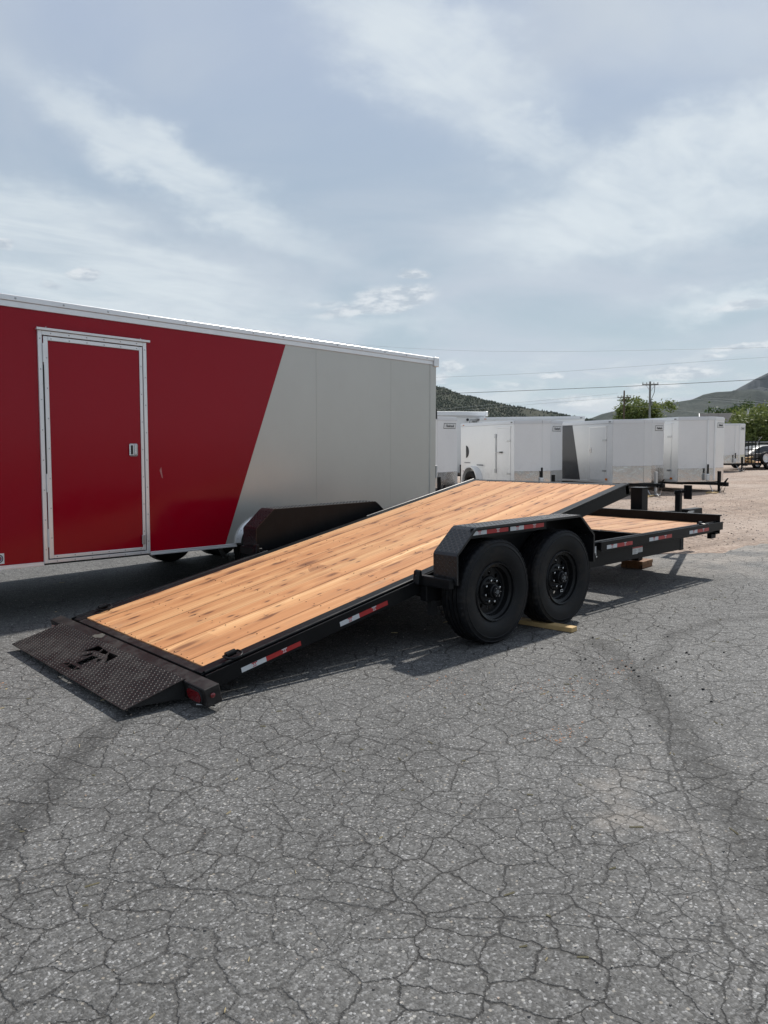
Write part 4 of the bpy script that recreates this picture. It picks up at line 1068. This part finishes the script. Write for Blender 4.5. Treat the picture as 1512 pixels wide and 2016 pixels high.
        MB().tube([(-1.95, -w-.05, zb_+.55), (-1.60, -w-.05, zb_+.55)], .014, 6).build('fender_rod', M['ink'], R)
    # fender and wheels
    for ax in range(axles):
        wx = wheel_x-ax*.78
        for s in (-1, 1):
            mb = MB(); A = []
            for q in range(17):
                a = PI*q/16; A.append((wx+.46*math.cos(a), .34+.50*math.sin(a)))
            I = [(wx+(x_-wx)*.93, .34+(z_-.34)*.93) for x_, z_ in A]
            va = [mb.v((x_, s*(w+.002), z_)) for x_, z_ in A]; vb = [mb.v((x_, s*(w+.22), z_)) for x_, z_ in A]; vi = [mb.v((x_, s*(w+.222), z_)) for x_, z_ in I]; vj = [mb.v((x_, s*(w+.002), z_)) for x_, z_ in I]
            for i in range(16):
                mb.bm.faces.new((va[i], va[i+1], vb[i+1], vb[i])); mb.bm.faces.new((vb[i], vb[i+1], vi[i+1], vi[i])); mb.bm.faces.new((vi[i], vi[i+1], vj[i+1], vj[i]))
            mb.build('fender', M['trimw' if skin in ('white', 'white2') else 'alu'], R)
            wheel('wheel', wx, s*(w+.21), .345, s, R=.345, W=.19, rr=.19, par=R, full=False, off=Vector((0, 0, 0)))
        MB().tube([(wx, -w, .345), (wx, w, .345)], .03, 8).build('axle', M['dark'], R)
    # chassis, tongue, coupler and jack
    for s in (-1, 1):
        MB().box((-L+.1, s*(w-.18)-.03, zb_-.10), (.02, s*(w-.18)+.03, zb_-.032)).build('frame_rail', M['dark'], R)
        y0 = s*.62; MB().hexa([(-.55, y0-.03, zb_-.11), (v+.45, s*.04-.03, zb_-.11), (v+.45, s*.04+.03, zb_-.11), (-.55, y0+.03, zb_-.11), (-.55, y0-.03, zb_-.032), (v+.45, s*.04-.03, zb_-.032), (v+.45, s*.04+.03, zb_-.032), (-.55, y0+.03, zb_-.032)]).build('tongue_beam', M['black_clean'], R)
    MB().box((v+.40, -.05, zb_-.14), (v+.66, .05, zb_-.02), bev=.015).build('coupler', M['black_clean'], R)
    MB().hexa([(v+.52, -.02, zb_-.02), (v+.58, -.02, zb_-.02), (v+.58, .02, zb_-.02), (v+.52, .02, zb_-.02), (v+.64, -.015, zb_+.10), (v+.67, -.015, zb_+.10), (v+.67, .015, zb_+.10), (v+.64, .015, zb_+.10)]).build('coupler_latch', M['black_clean'], R)
    jm = M['zinc'] if jack == 'zinc' else M['black_clean']; jx = v+.34
    jk = MB().box((jx-.04, -.04, zb_-.12), (jx+.04, .04, zb_+.30), bev=.006).build('jack', jm, R)
    MB().box((jx-.03, -.03, .05-g*0), (jx+.03, .03, zb_-.121), bev=.004).build('jack_leg', jm, jk)
    MB().box((jx-.10, -.10, .028), (jx+.10, .10, .049), bev=.004).build('jack_foot', jm, jk)
    if jack != 'zinc':
        MB().tube([(jx-.20, -.24, zb_+.20), (jx-.20, -.24, zb_+.50)], .028, 8).build('breather_pipe', M['black_clean'], R)
        MB().box((jx-.25, -.29, zb_+.02), (jx-.15, -.20, zb_+.22), bev=.02).build('plug_holder', M['decal'], R)
    for s in (-1, 1):
        pts = [(v+.15+.38*u, s*(.16-.10*u), zb_-.11-.28*math.sin(PI*u)) for u in [i/8 for i in range(9)]]
        MB().tube(pts, .012, 6).build('safety_chain', M['zinc'], R)
    if badge:
        a, b_ = (foot[3], foot[4]) if not flat else (foot[2], foot[3])
        d = Vector((b_[0]-a[0], b_[1]-a[1], 0)).normalized(); n = Vector((d.y, -d.x, 0)); Lp = math.hypot(b_[0]-a[0], b_[1]-a[1])
        bl = .60 if Lp > .7 else .5; c = Vector((b_[0], b_[1], zt_-.23)) - d*(bl/2+.06) + n*.0135
        Mb = Matrix.Translation(c) @ Matrix(((d.x, 0, n.x, 0), (d.y, 0, n.y, 0), (0, 1, 0, 0), (0, 0, 0, 1)))
        def loc(u, zz, o_): return Mb @ Vector((u, zz, o_))
        pl = MB().prism([loc(-bl/2, -.075, 0), loc(bl/2-.03, -.075, 0), loc(bl/2, .075, 0), loc(-bl/2+.03, .075, 0)], n*.003).build('badge', M['ink'], R)
        MB().prism([loc(-bl/2+.014, -.062, .0035), loc(bl/2-.042, -.062, .0035), loc(bl/2-.014, .062, .0035), loc(-bl/2+.042, .062, .0035)], n*.001).build('badge_face', M['decal'], pl)
        tx = link('badge_lettering', badge_txt, pl); tx.matrix_basis = Mb @ Matrix.Translation((0, 0, .0075)) @ Matrix.Diagonal((bl/.62*.98, 1.0, 1.0, 1.0))
    if tall:
        MB().box((v+.004, -w-.02, zt_-.02), (v+.12, w+.02, zt_+.13), bev=.01).build('front_cap', M['trimw'], R)
        for s in (-1, 1): MB().box((v-.05, s*w-.05, zt_-.03), (v+.14, s*w+.04, zt_+.14), bev=.01).build('cap_corner', M['alu'], R)
        for yy in (-.45, .45): MB().lathe([(.05, .013), (.05, .035), (.001, .04)], (v, yy, zt_-.16), 'X', 12).build('clearance_lamp', M['ink'], R)
    return R
cargo((15.7, 14.36), 252, 1.95, 4.2, .42, .36, 2.24, 'white trailer nose with a mirror-bright stone guard, half hidden by the red trailer', side='left_corner', wheel_x=-2.6)
cargo((21.5, 18.3), 252, 2.4, 6.0, .05, .50, 2.56, 'tallest white flat-fronted trailer, rising above the roofs at the left of the row', skin='white', side='left_corner', flat=True, guard=0, tall=True, wheel_x=-3.2, axles=2)
cargo((17.2, 13.54), 252, 1.64, 3.02, .36, .33, 2.15, 'white trailer with a bar-locked side door and black half-round vent', door=(-.92, -.20), wheel_x=-2.14, vent=True)
cargo((25.0, 17.1), 318, 2.4, 3.7, .25, .5, 2.44, 'white trailer of which only the long roof edge shows over the row', side='left_corner', badge=False, wheel_x=-3.0, axles=2)
cargo((19.2, 11.64), 252, 1.86, 4.3, .36, .38, 2.13, 'silver trailer with a charcoal rear end in the yard', skin='silver', door=(-1.02, -.26), wheel_x=-2.85, rear_char=(-1.80, -1.42), guard=.46, jack='zinc')
cargo((21.74, 11.0), 252, 1.84, 4.3, .36, .33, 2.22, 'white trailer with a riveted strip down its pointed nose', skin='white2', door=(-1.15, -.26), wheel_x=-2.9, strip=True, guard=.38)
cargo((39.8, 16.6), 250, 1.75, 4.2, .34, .44, 2.39, 'small far white trailer beside the utility trailer', skin='white2', side='left_corner', wheel_x=-2.4, strip=True)

def jackboard(dist_rel, ang, size, label, mt='lumber'):
    x, y = CAM.x+dist_rel[0], CAM.y+dist_rel[1]
    return board('lumber_board', (x, y, gz(x, y)+.001), ang, size, M[mt], label)
jackboard((19.44, 10.72), .2, (.9, .24, .028), 'pale board under the jack of the silver trailer')
jackboard((22.0, 10.06), .3, (.5, .30, .028), 'grey board under the jack of the riveted white trailer')

# ------------------------------------------------------------------ far right: utility trailer, car, fence
def atp(px, py, Z):
    d = fw + rt*((px-756)/FPX) - up*((py-1008)/FPX)
    return CAM + d*Z
u0 = atp(1466, 915, 40); u1 = atp(1545, 915, 41)
ang = math.atan2(u1.y-u0.y, u1.x-u0.x); ug = gz(u0.x, u0.y)
UT = empty('utility_trailer', (u0.x, u0.y, ug), (0, 0, ang), label='black open utility trailer with a raised mesh gate and spare wheel', category='trailer')
for yy in (0, 1.6): MB().box((-.5, yy, .27), (3.6, yy+.06, .37), bev=.006).build('side_rail', M['black'], UT)
for xx in (-.5, 3.55): MB().box((xx, .061, .27), (xx+.05, 1.599, .36)).build('end_rail', M['black'], UT)
for k in range(9): MB().box((-.44, .066+k*.17, .361), (3.54, .23+k*.17, .395), bev=.004).build('plank', M['wood'], UT)
for k in range(5):
    x = -.02+.245*k; MB().box((x, .0, .37), (x+.045, .04, 1.50), bev=.004).build('gate_bar', M['black'], UT)
for zz in (.60, 1.05, 1.49): MB().box((-.05, -.004, zz), (1.05, .036, zz+.045), bev=.004).build('gate_rail', M['black'], UT)
for xx in (.5, 1.9): wheel('wheel', xx+1.2, -.08, .34, -1, R=.34, W=.19, rr=.19, par=UT, full=False, off=Vector((0, 0, 0)), mats=('tyre', 'trimw'))
sp = wheel('spare', 1.30, -.20, .62, -1, R=.33, W=.19, rr=.22, par=UT, full=False, off=Vector((0, 0, 0)), mats=('tyre', 'trimw')); sp.name = 'spare_wheel'
MB().box((1.25, -.02, .38), (1.35, -.001, .72)).build('spare_bracket', M['black'], UT)
rl = random.Random(4)
for k in range(11):
    L = rl.uniform(.28, .45); r = rl.uniform(.05, .085)
    lab = 'split log in the brown pile on the utility trailer deck'
    o = MB().lathe([(.001, 0), (r, 0), (r*.95, L), (.001, L)], (0, 0, 0), 'X', 7).build('split_log', M['lumber'], label=lab, category='log', group='split logs on the utility trailer')
    lx_, ly_, lz_ = -.25+.19*(k % 5)+rl.uniform(-.03, .03), .25+.12*(k % 3), .47+.14*(k//5)
    o.location = Vector((u0.x+lx_*math.cos(ang)-ly_*math.sin(ang), u0.y+lx_*math.sin(ang)+ly_*math.cos(ang), ug+lz_)); o.rotation_euler = (0, rl.uniform(-.2, .2), ang+rl.uniform(-.5, .5))

# car: side sections lofted from sill to roof
c0 = atp(1503, 905, 44); cg = gz(c0.x, c0.y)
CR = empty('parked_car', (c0.x, c0.y, cg), (0, 0, ang), label='dark grey sedan parked behind the utility trailer', category='car')
def loft(secs, name, mt, par):
    mb = MB(); rings = [[mb.v(p) for p in s_] for s_ in secs]
    for A, B in zip(rings[:-1], rings[1:]):
        n = len(A)
        for i in range(n): mb.bm.faces.new((A[i], A[(i+1) % n], B[(i+1) % n], B[i]))
    mb.bm.faces.new(rings[0][::-1]); mb.bm.faces.new(rings[-1]); return mb.build(name, mt, par)
beltp = [(-2.30, .55), (-2.22, .86), (-1.2, .92), (0, .95), (1.2, .93), (1.95, .84), (2.30, .66), (2.34, .40)]
low = [[(-2.28, y, .30), (-2.34, y, .55), (-2.24, y, .88), (-1.2, y, .95), (0, y, .96), (1.0, y, .95), (1.9, y, .86), (2.30, y, .66), (2.34, y, .34), (1.9, y, .24), (-1.9, y, .24)] for y in (0,)]
def ysec(y, s_): return [(x*s_[0], y, .24+(z-.24)*s_[1]) for x, _, z in low[0]]
loft([ysec(-.88, (.97, .93)), ysec(-.90, (.985, .97)), ysec(-.70, (1, 1)), ysec(.70, (1, 1)), ysec(.90, (.985, .97)), ysec(.88, (.97, .93))], 'car_body', M['carpaint'], CR)
roofp = [(-1.95, .93), (-1.35, 1.24), (-.75, 1.40), (0, 1.45), (.55, 1.38), (1.45, .94)]
def cab(y, k, dz): return [(x*k, y, .93+(z-.93)*dz) for x, z in roofp]
loft([cab(-.80, 1.0, .02), cab(-.60, .97, .93), cab(-.3, .98, 1.0), cab(.3, .98, 1.0), cab(.60, .97, .93), cab(.80, 1.0, .02)], 'car_cabin', M['carpaint'], CR)
for s in (-1, 1):
    for xs in (((-1.55, .99), (-1.18, 1.24), (-.72, 1.35), (-.42, 1.37), (-.40, .99)), ((-.32, .99), (-.34, 1.37), (.05, 1.38), (.50, 1.31), (1.08, .99))):
        mb = MB()
        def yy(z): return s*(.80-.20*(z-.93)/.43+.012)
        mb.prism([(x, yy(z), z) for x, z in xs], (0, -s*.008, 0)); mb.build('side_window', M['glass'], CR)
    MB().box((-2.1, s*.90-.012, .90), (1.9, s*.90+.006, .915)).build('belt_moulding', M['zinc'], CR)
    for x in (-1.42, 1.40): wheel('wheel', x, s*.91, .33, s, R=.33, W=.20, rr=.21, par=CR, full=False, off=Vector((0, 0, 0)), mats=('tyre', 'alu'))
MB().box((-2.36, -.6, .62), (-2.30, .6, .74), bev=.01).build('rear_lamp', M['lens_r'], CR); MB().box((2.28, -.75, .58), (2.35, .75, .68), bev=.01).build('headlamp', M['decal'], CR)

CR.scale = (.92, .92, .90)
f0 = atp(1380, 915, 50); f1 = atp(1640, 915, 55); fa = math.atan2(f1.y-f0.y, f1.x-f0.x); fl = math.hypot(f1.x-f0.x, f1.y-f0.y); fg = gz(f0.x, f0.y)
FN = empty('chain_fence', (f0.x, f0.y, fg), (0, 0, fa), label='chain fence with dark privacy slats behind the parked car', category='fence')
nb = int(fl/2.5)
for k in range(nb+1):
    x = fl*k/nb; MB().tube([(x, 0, 0), (x, 0, 1.50)], .035, 8).build('fence_post', M['zinc'], FN); MB().tube([(x, 0, 1.48), (x+.05, -.30, 1.82)], .018, 6).build('post_arm', M['zinc'], FN)
    if k < nb:
        for j in range(12): MB().box((x+.05+j*.202, -.012, .05), (x+.05+j*.202+.19, .012, 1.40)).build('privacy_slat', M['fabric'], FN)
MB().tube([(0, 0, 1.46), (fl, 0, 1.46)], .03, 6).build('top_rail', M['zinc'], FN)

# ------------------------------------------------------------------ trees and shrubs
def leaf_crown(lobes, n, ls, seed, name, mt, par, sag=0.0):
    rnd = random.Random(seed); V = []; F = []
    tw = sum(l[3]*l[4]*l[5] for l in lobes)
    for (cx, cy, cz, rx, ry, rz) in lobes:
        # leaf clumps over the shell of every lobe
        cl = []
        for _ in range(max(8, int(46*(rx*ry*rz/tw)**.6))):
            u = rnd.uniform(-1, 1); a = rnd.uniform(0, 2*PI); r = rnd.uniform(.55, 1.06); q = math.sqrt(1-u*u)
            cl.append((cx+rx*r*q*math.cos(a), cy+ry*r*q*math.sin(a), cz+rz*r*u, rnd.uniform(.10, .26)*min(rx, rz)+.12))
        m_ = int(n*rx*ry*rz/tw)
        for _ in range(m_):
            p = cl[rnd.randrange(len(cl))]
            x, y, z = (p[0]+rnd.gauss(0, p[3]), p[1]+rnd.gauss(0, p[3]), p[2]+rnd.gauss(0, p[3]*.8)-abs(rnd.gauss(0, sag)))
            s_ = ls*rnd.uniform(.6, 1.5); a = Vector((rnd.gauss(0, 1), rnd.gauss(0, 1), rnd.gauss(0, .8))).normalized(); b_ = a.cross(Vector((rnd.gauss(0, 1), rnd.gauss(0, 1), rnd.gauss(0, 1)))).normalized()
            b0 = len(V); c = Vector((x, y, z))
            for q in (c-a*s_, c+b_*s_*.5, c+a*s_, c-b_*s_*.5): V.append(tuple(q))
            F.append((b0, b0+1, b0+2, b0+3))
    me = bpy.data.meshes.new(name); me.from_pydata(V, [], F); me.materials.append(mt); return link(name, me, par)
def tree(px, Z, h, w, label, mt='leafg', seed=1, n=9000, ls=.16, name='tree', trunk=True, low=.15, cat='tree', sag=0.0, group=None):
    p = atp(px, 900, Z); x, y = p.x, p.y; g = gz(x, y)
    R = empty(name, (x, y, g), label=label, category=cat)
    if group: R['group'] = group
    rnd = random.Random(seed); lobes = []
    for k in range(8):
        a = 2*PI*k/8+rnd.uniform(-.3, .3); rr = w*.5*rnd.uniform(.30, .62); z = h*(low+(1-low)*rnd.uniform(.25, .80)); s_ = w*rnd.uniform(.16, .27)
        lobes.append((rr*math.cos(a), rr*math.sin(a), z, s_, s_, min(s_*.9, h-z)))
    lobes.append((0, 0, h*.72, w*.26, w*.26, h*.26)); lobes.append((rnd.uniform(-.1, .1)*w, 0, h*.5, w*.32, w*.32, h*.28))
    mb = MB(); mb.tube([(0, 0, 0), (.05*w*.3, 0, h*.25), (0, .03*w, h*.5), (.02*w, 0, h*.75)], [w*.030+.04, w*.026+.03, w*.018+.02, .02], 8); tr = mb.build('trunk', M['bark'], R)
    for k in range(7):
        l = lobes[k]; z0 = h*rnd.uniform(.2, .45); mb = MB(); mb.tube([(0, 0, z0), (l[0]*.5, l[1]*.5, (z0+l[2])*.52), (l[0], l[1], l[2])], [w*.012+.02, w*.008+.015, .01], 6); mb.build('limb', M['bark'], R)
    leaf_crown(lobes, n, ls, seed+50, 'crown', M[mt], R, sag)
    return R
tree(1256, 118, 8.5, 9.6, 'spreading green tree standing behind the two power poles', 'leafg', 3, 11000, .20, low=.1)
tree(1500, 56, 4.1, 5.0, 'tall pale green willow shrub above the parked car', 'leafg', 5, 9000, .11, name='shrub', low=.05, cat='shrub', sag=.15)
tree(1462, 60, 3.9, 4.0, 'round green shrub rising over the small far trailer', 'leafg', 8, 7000, .11, name='shrub', low=.05, cat='shrub')
tree(1478, 64, 3.1, 5.6, 'dark green bush filling the gap behind the fence', 'leafd', 9, 9000, .12, name='bush', low=.0, cat='bush')
tree(1535, 62, 4.5, 6.0, 'dark leafy tree at the right edge behind the fence', 'leafd', 11, 8000, .13, low=.05)
tree(1446, 100, 6.5, 7.5, 'deep green tree rising behind the dark shingle roof', 'leafd', 13, 8000, .18)
tree(1530, 105, 6.6, 8.5, 'broad olive tree far behind the metal chimney', 'leafg', 15, 7000, .19)

# ------------------------------------------------------------------ house behind the shrubs
h0 = atp(1385, 900, 80)
ha = YAW-PI/2-.35
HS = empty('house', (h0.x, h0.y, gz(h0.x, h0.y)), (0, 0, ha), label='low house with dark shingle roof and a white vent pipe', category='house')
HL, HW, HE, HR = 11.0, 6.0, 2.7, 4.5
MB().prism([(0, 0, 0), (0, HW, 0), (0, HW, HE), (0, HW/2, HR-.15), (0, 0, HE)], (HL, 0, 0)).build('wall', M['housew'], HS)
def roofside(y0, y1):
    return MB().hexa([(-.35, y0, HE-.15 if y0 in (-.35, HW+.35) else HR), (HL+.35, y0, HE-.15), (HL+.35, y1, HR), (-.35, y1, HR), (-.35, y0, HE-.03), (HL+.35, y0, HE-.03), (HL+.35, y1, HR+.12), (-.35, y1, HR+.12)])
rf = roofside(-.35, HW/2).build('roof_slope', M['shingle'], HS); roofside(HW+.35, HW/2+.001).build('roof_slope', M['shingle'], HS)
for s in (0, 1):
    y0 = -.36 if not s else HW+.36
    MB().hexa([(-.42, y0, HE-.22), (-.352, y0, HE-.22), (-.352, HW/2, HR-.05), (-.42, HW/2, HR-.05), (-.42, y0, HE-.02), (-.352, y0, HE-.02), (-.352, HW/2, HR+.15), (-.42, HW/2, HR+.15)]).build('barge_board', M['trimw'], HS)
MB().lathe([(.10, 3.4), (.10, 4.85), (.14, 4.86), (.14, 5.0), (.001, 5.02)], (4.3, 1.6, 0), 'Z', 12).build('vent_pipe', M['trimw'], HS)
MB().lathe([(.32, 3.3), (.16, 4.6), (.16, 5.1), (.42, 5.12), (.42, 5.22), (.001, 5.3)], (8.0, 1.4, 0), 'Z', 14).build('metal_chimney', M['zinc'], HS)
for x in (2.0, 6.0): MB().box((x, -.03, 1.1), (x+1.2, -.002, 2.2)).build('window', M['glass'], HS)

# ------------------------------------------------------------------ power poles and lines
def pole(px, pyt, Z, mt, arm_px, label, arm_dy=.45, extra=False, tilt=0):
    tp = atp(px, pyt, Z); g = gz(tp.x, tp.y); H = tp.z-g
    R = empty('power_pole', (tp.x, tp.y, g), (0, 0, YAW-PI/2+tilt), label=label, category='pole', group='wooden power poles')
    MB().tube([(0, 0, -.1), (0, 0, H*.5), (0, 0, H)], [.16, .135, .11], 10).build('pole_shaft', M[mt], R)
    w = arm_px*Z/FPX
    MB().box((-w/2, -.14, H-arm_dy-.06), (w/2, -.03, H-arm_dy+.06), bev=.01).build('cross_arm', M[mt], R)
    for s in (-1, 1):
        MB().hexa([(s*.05-.02, -.17, H-arm_dy-.8), (s*.05+.02, -.17, H-arm_dy-.8), (s*.05+.02, -.145, H-arm_dy-.8), (s*.05-.02, -.145, H-arm_dy-.8), (s*w*.3-.02, -.17, H-arm_dy), (s*w*.3+.02, -.17, H-arm_dy), (s*w*.3+.02, -.145, H-arm_dy), (s*w*.3-.02, -.145, H-arm_dy)]).build('arm_brace', M[mt], R)
    for x in (-w*.46, -w*.22, w*.22, w*.46): MB().lathe([(.05, 0), (.07, .06), (.04, .12), (.06, .2), (.001, .22)], (x, -.085, H-arm_dy+.06), 'Z', 8).build('insulator', M['wirel'], R)
    if extra:
        MB().tube([(.55, -.1, H-arm_dy-.1), (.50, -.1, H-1.3), (.12, -.1, H-2.2), (.12, -.1, H-2.6)], .035, 6).build('drop_cable', M['wire'], R)
        MB().lathe([(.09, H-2.9), (.09, H-2.4), (.001, H-2.38)], (.2, -.12, 0), 'Z', 8).build('cutout_fuse', M['polegrey'], R)
        MB().tube([(.0, -.14, .5), (0, -.14, H*.66)], .05, 6).build('conduit', M['wirel'], R)
    return R
pole(1280, 751, 92, 'polegrey', 32, 'taller grey power pole with a crossarm in front of the tree', .35, True)
pole(1229, 769, 112, 'polewood', 27, 'shorter brown power pole left of the taller one', 1.0)
def wire(pts, Z0, Z1, r, mt, label):
    P = []
    for i, (px, py) in enumerate(pts):
        Z = Z0+(Z1-Z0)*(px-pts[0][0])/(pts[-1][0]-pts[0][0]); P.append(atp(px, py, Z))
    Q = []
    for i in range(len(P)-1):      # smooth through the points
        p0 = P[max(i-1, 0)]; p1 = P[i]; p2 = P[i+1]; p3 = P[min(i+2, len(P)-1)]
        for k in range(6):
            u = k/6; Q.append(.5*((2*p1)+(p2-p0)*u+(2*p0-5*p1+4*p2-p3)*u*u+(3*p1-p0-3*p2+p3)*u**3))
    Q.append(P[-1]); o = Q[0].copy()
    mb = MB(o); mb.tube(Q, r*.62, 5); w = mb.build('power_line', mt, label=label, category='cable', group='overhead lines'); w.location = o
wire([(780, 778), (930, 773), (1130, 765), (1290, 758), (1512, 746), (1620, 738)], 62, 58, .030, M['wire'], 'thickest dark cable crossing below the crossarm of the taller pole')
wire([(560, 660), (700, 678), (900, 690), (1100, 692), (1300, 689), (1512, 684), (1600, 681)], 48, 48, .009, M['wirel'], 'uppermost thin wire across the sky above the trailers')
wire([(780, 744), (885, 742), (1050, 735), (1200, 725), (1380, 712), (1512, 703), (1600, 696)], 55, 52, .011, M['wirel'], 'second thin wire from the top, rising to the right')
wire([(800, 812), (930, 800), (1060, 789), (1150, 781), (1216, 774)], 100, 112, .022, M['wirel'], 'upper pale wire running left from the brown pole')
wire([(800, 818), (930, 806), (1060, 795), (1150, 788), (1241, 781)], 100, 112, .022, M['wirel'], 'lower pale wire running left from the brown pole')
wire([(1229, 797), (1300, 805), (1380, 812), (1440, 816)], 112, 82, .022, M['wirel'], 'sagging pale wire from the brown pole to the house')
wire([(1360, 786), (1400, 788), (1450, 792), (1512, 797), (1600, 806)], 90, 60, .020, M['wirel'], 'upper of the two pale wires in front of the mountain')
wire([(1380, 784), (1420, 785), (1470, 789), (1512, 793), (1600, 801)], 92, 60, .020, M['wirel'], 'lower of the two pale wires in front of the mountain')

# ------------------------------------------------------------------ hills
def hill(name, prof, Z, depth, mt, label, seed, rough=.06, ncol=150, nrow=26, foot=0.0):
    """prof: skyline as bearing pixels; the hill rises from its foot to the ridge and falls behind it"""
    mb = MB(); g = []
    pxs = [p[0] for p in prof]
    for i in range(ncol):
        px = pxs[0]+(pxs[-1]-pxs[0])*i/(ncol-1)
        for a, b_ in zip(prof[:-1], prof[1:]):
            if a[0] <= px <= b_[0]: py = a[1]+(b_[1]-a[1])*(px-a[0])/(b_[0]-a[0]); break
        P = atp(px, py, Z); D = Vector((P.x-CAM.x, P.y-CAM.y, 0)); dist = D.length; D.normalize(); col = []
        for j in range(nrow):
            v = j/(nrow-1)
            r = dist-depth*.72+depth*v
            if v < .72: k = v/.72; f = k**1.25*(.55+.45*k)
            else: k = (1-v)/.28; f = .75*k+.25*k*k if k < 1 else 1
            x, y = CAM.x+D.x*r, CAM.y+D.y*r
            q = Vector((x, y, seed*100))/(depth*.13)
            nz = mnoise.fractal(q, .9, 2.1, 6)*rough*(.05 if abs(v-.72) < .03 else 1.0)*min(1, f*3)
            col.append(mb.v((x, y, -6+(P.z+6)*max(0, f+nz))))
        g.append(col)
    for A, B in zip(g[:-1], g[1:]):
        for j in range(nrow-1): mb.bm.faces.new((A[j], B[j], B[j+1], A[j+1]))
    return mb.build(name, mt, kind='structure', label=label), g
M['hillL'] = mat('juniper_hill', hill_fn((.028, .037, .024), (.062, .064, .046), (.032, .039, .027), .012))
M['ridge'] = mat('sage_ridge', hill_fn((.022, .032, .026), (.050, .058, .046), (.019, .026, .024), .006))
M['mount'] = mat('blue_mountain', hill_fn((.006, .010, .014), (.032, .037, .041), (.009, .013, .017), .0025))
hill('mountain', [(1380, 830), (1420, 788), (1442, 770), (1462, 758), (1490, 742), (1512, 731), (1580, 700), (1680, 690)], 5600, 3600, M['mount'], 'steep blue-grey mountain at the right edge', 3, .30, 260, 60)
hill('ridge', [(1120, 832), (1165, 822), (1185, 814), (1205, 809), (1225, 807), (1290, 794), (1330, 790), (1362, 785), (1385, 775), (1410, 770), (1440, 768), (1480, 764), (1560, 775), (1680, 800)], 3300, 2000, M['ridge'], 'rolling green-grey ridge before the mountain', 5, .16, 220, 48)
ho, hg = hill('hill', [(420, 800), (560, 776), (700, 764), (800, 758), (858, 761), (876, 764), (890, 770), (905, 776), (930, 781), (960, 789), (1000, 798), (1050, 806), (1090, 812), (1130, 820), (1175, 829)], 1500, 900, M['hillL'], 'dark juniper-covered hill behind the trailers', 8, .06)
def forest():
    me = ho.data; rnd = random.Random(2); V = []; F = []
    cols = len(hg); nr = 26
    vs = [v.co for v in me.vertices]
    n = 0
    while n < 9000:
        i = rnd.randrange(int(cols*.5), cols-1); j = rnd.randrange(3, 20); a = vs[i*nr+j]; b_ = vs[(i+1)*nr+j+1]
        u, w = rnd.random(), rnd.random(); p = Vector((a.x+(b_.x-a.x)*u, a.y+(b_.y-a.y)*u, a.z+(b_.z-a.z)*w))
        p = vs[i*nr+j].lerp(vs[(i+1)*nr+j], u).lerp(vs[i*nr+j+1].lerp(vs[(i+1)*nr+j+1], u), w)
        if mnoise.noise(Vector((p.x, p.y, 0))*.012) < -.18 and rnd.random() < .85: continue
        h = rnd.uniform(1.6, 3.8); r = h*rnd.uniform(.35, .6); b0 = len(V); k0 = rnd.random()
        for k in range(5): an = 2*PI*(k+k0)/5; V.append((p.x+r*math.cos(an)*rnd.uniform(.7, 1.2), p.y+r*math.sin(an)*rnd.uniform(.7, 1.2), p.z+h*.25))
        V.append((p.x, p.y, p.z+h)); V.append((p.x, p.y, p.z-.5))
        for k in range(5): F += [(b0+k, b0+(k+1) % 5, b0+5), (b0+(k+1) % 5, b0+k, b0+6)]
        n += 1
    m2 = bpy.data.meshes.new('juniper_woods'); m2.from_pydata(V, [], F); m2.materials.append(simple('juniper', (.034, .047, .024), .9, var=.4, scale=.05))
    link('juniper_woods', m2, kind='stuff', label='scattered dark juniper trees covering the hill', category='woods')
forest()

# ------------------------------------------------------------------ air
def air():
    mb = MB(); mb.box((-9600, -9600, -12), (9600, 9600, 1250)); hz = mb.mesh('haze', mat('haze'), smooth=False)
    nt = hz.materials[0].node_tree; t = NT(nt); out = [q for q in nt.nodes if q.type == 'OUTPUT_MATERIAL'][0]
    nt.nodes.remove(nt.nodes['Principled BSDF']); pv = t.new('ShaderNodeVolumePrincipled')
    pv.inputs['Color'].default_value = (.80, .90, 1.0, 1); pv.inputs['Density'].default_value = 2.2e-5; pv.inputs['Anisotropy'].default_value = .2
    t.l.new(pv.outputs[0], out.inputs['Volume'])
    link('haze', hz, kind='stuff', label='thin bluish haze that pales the far mountain', category='haze')
air()
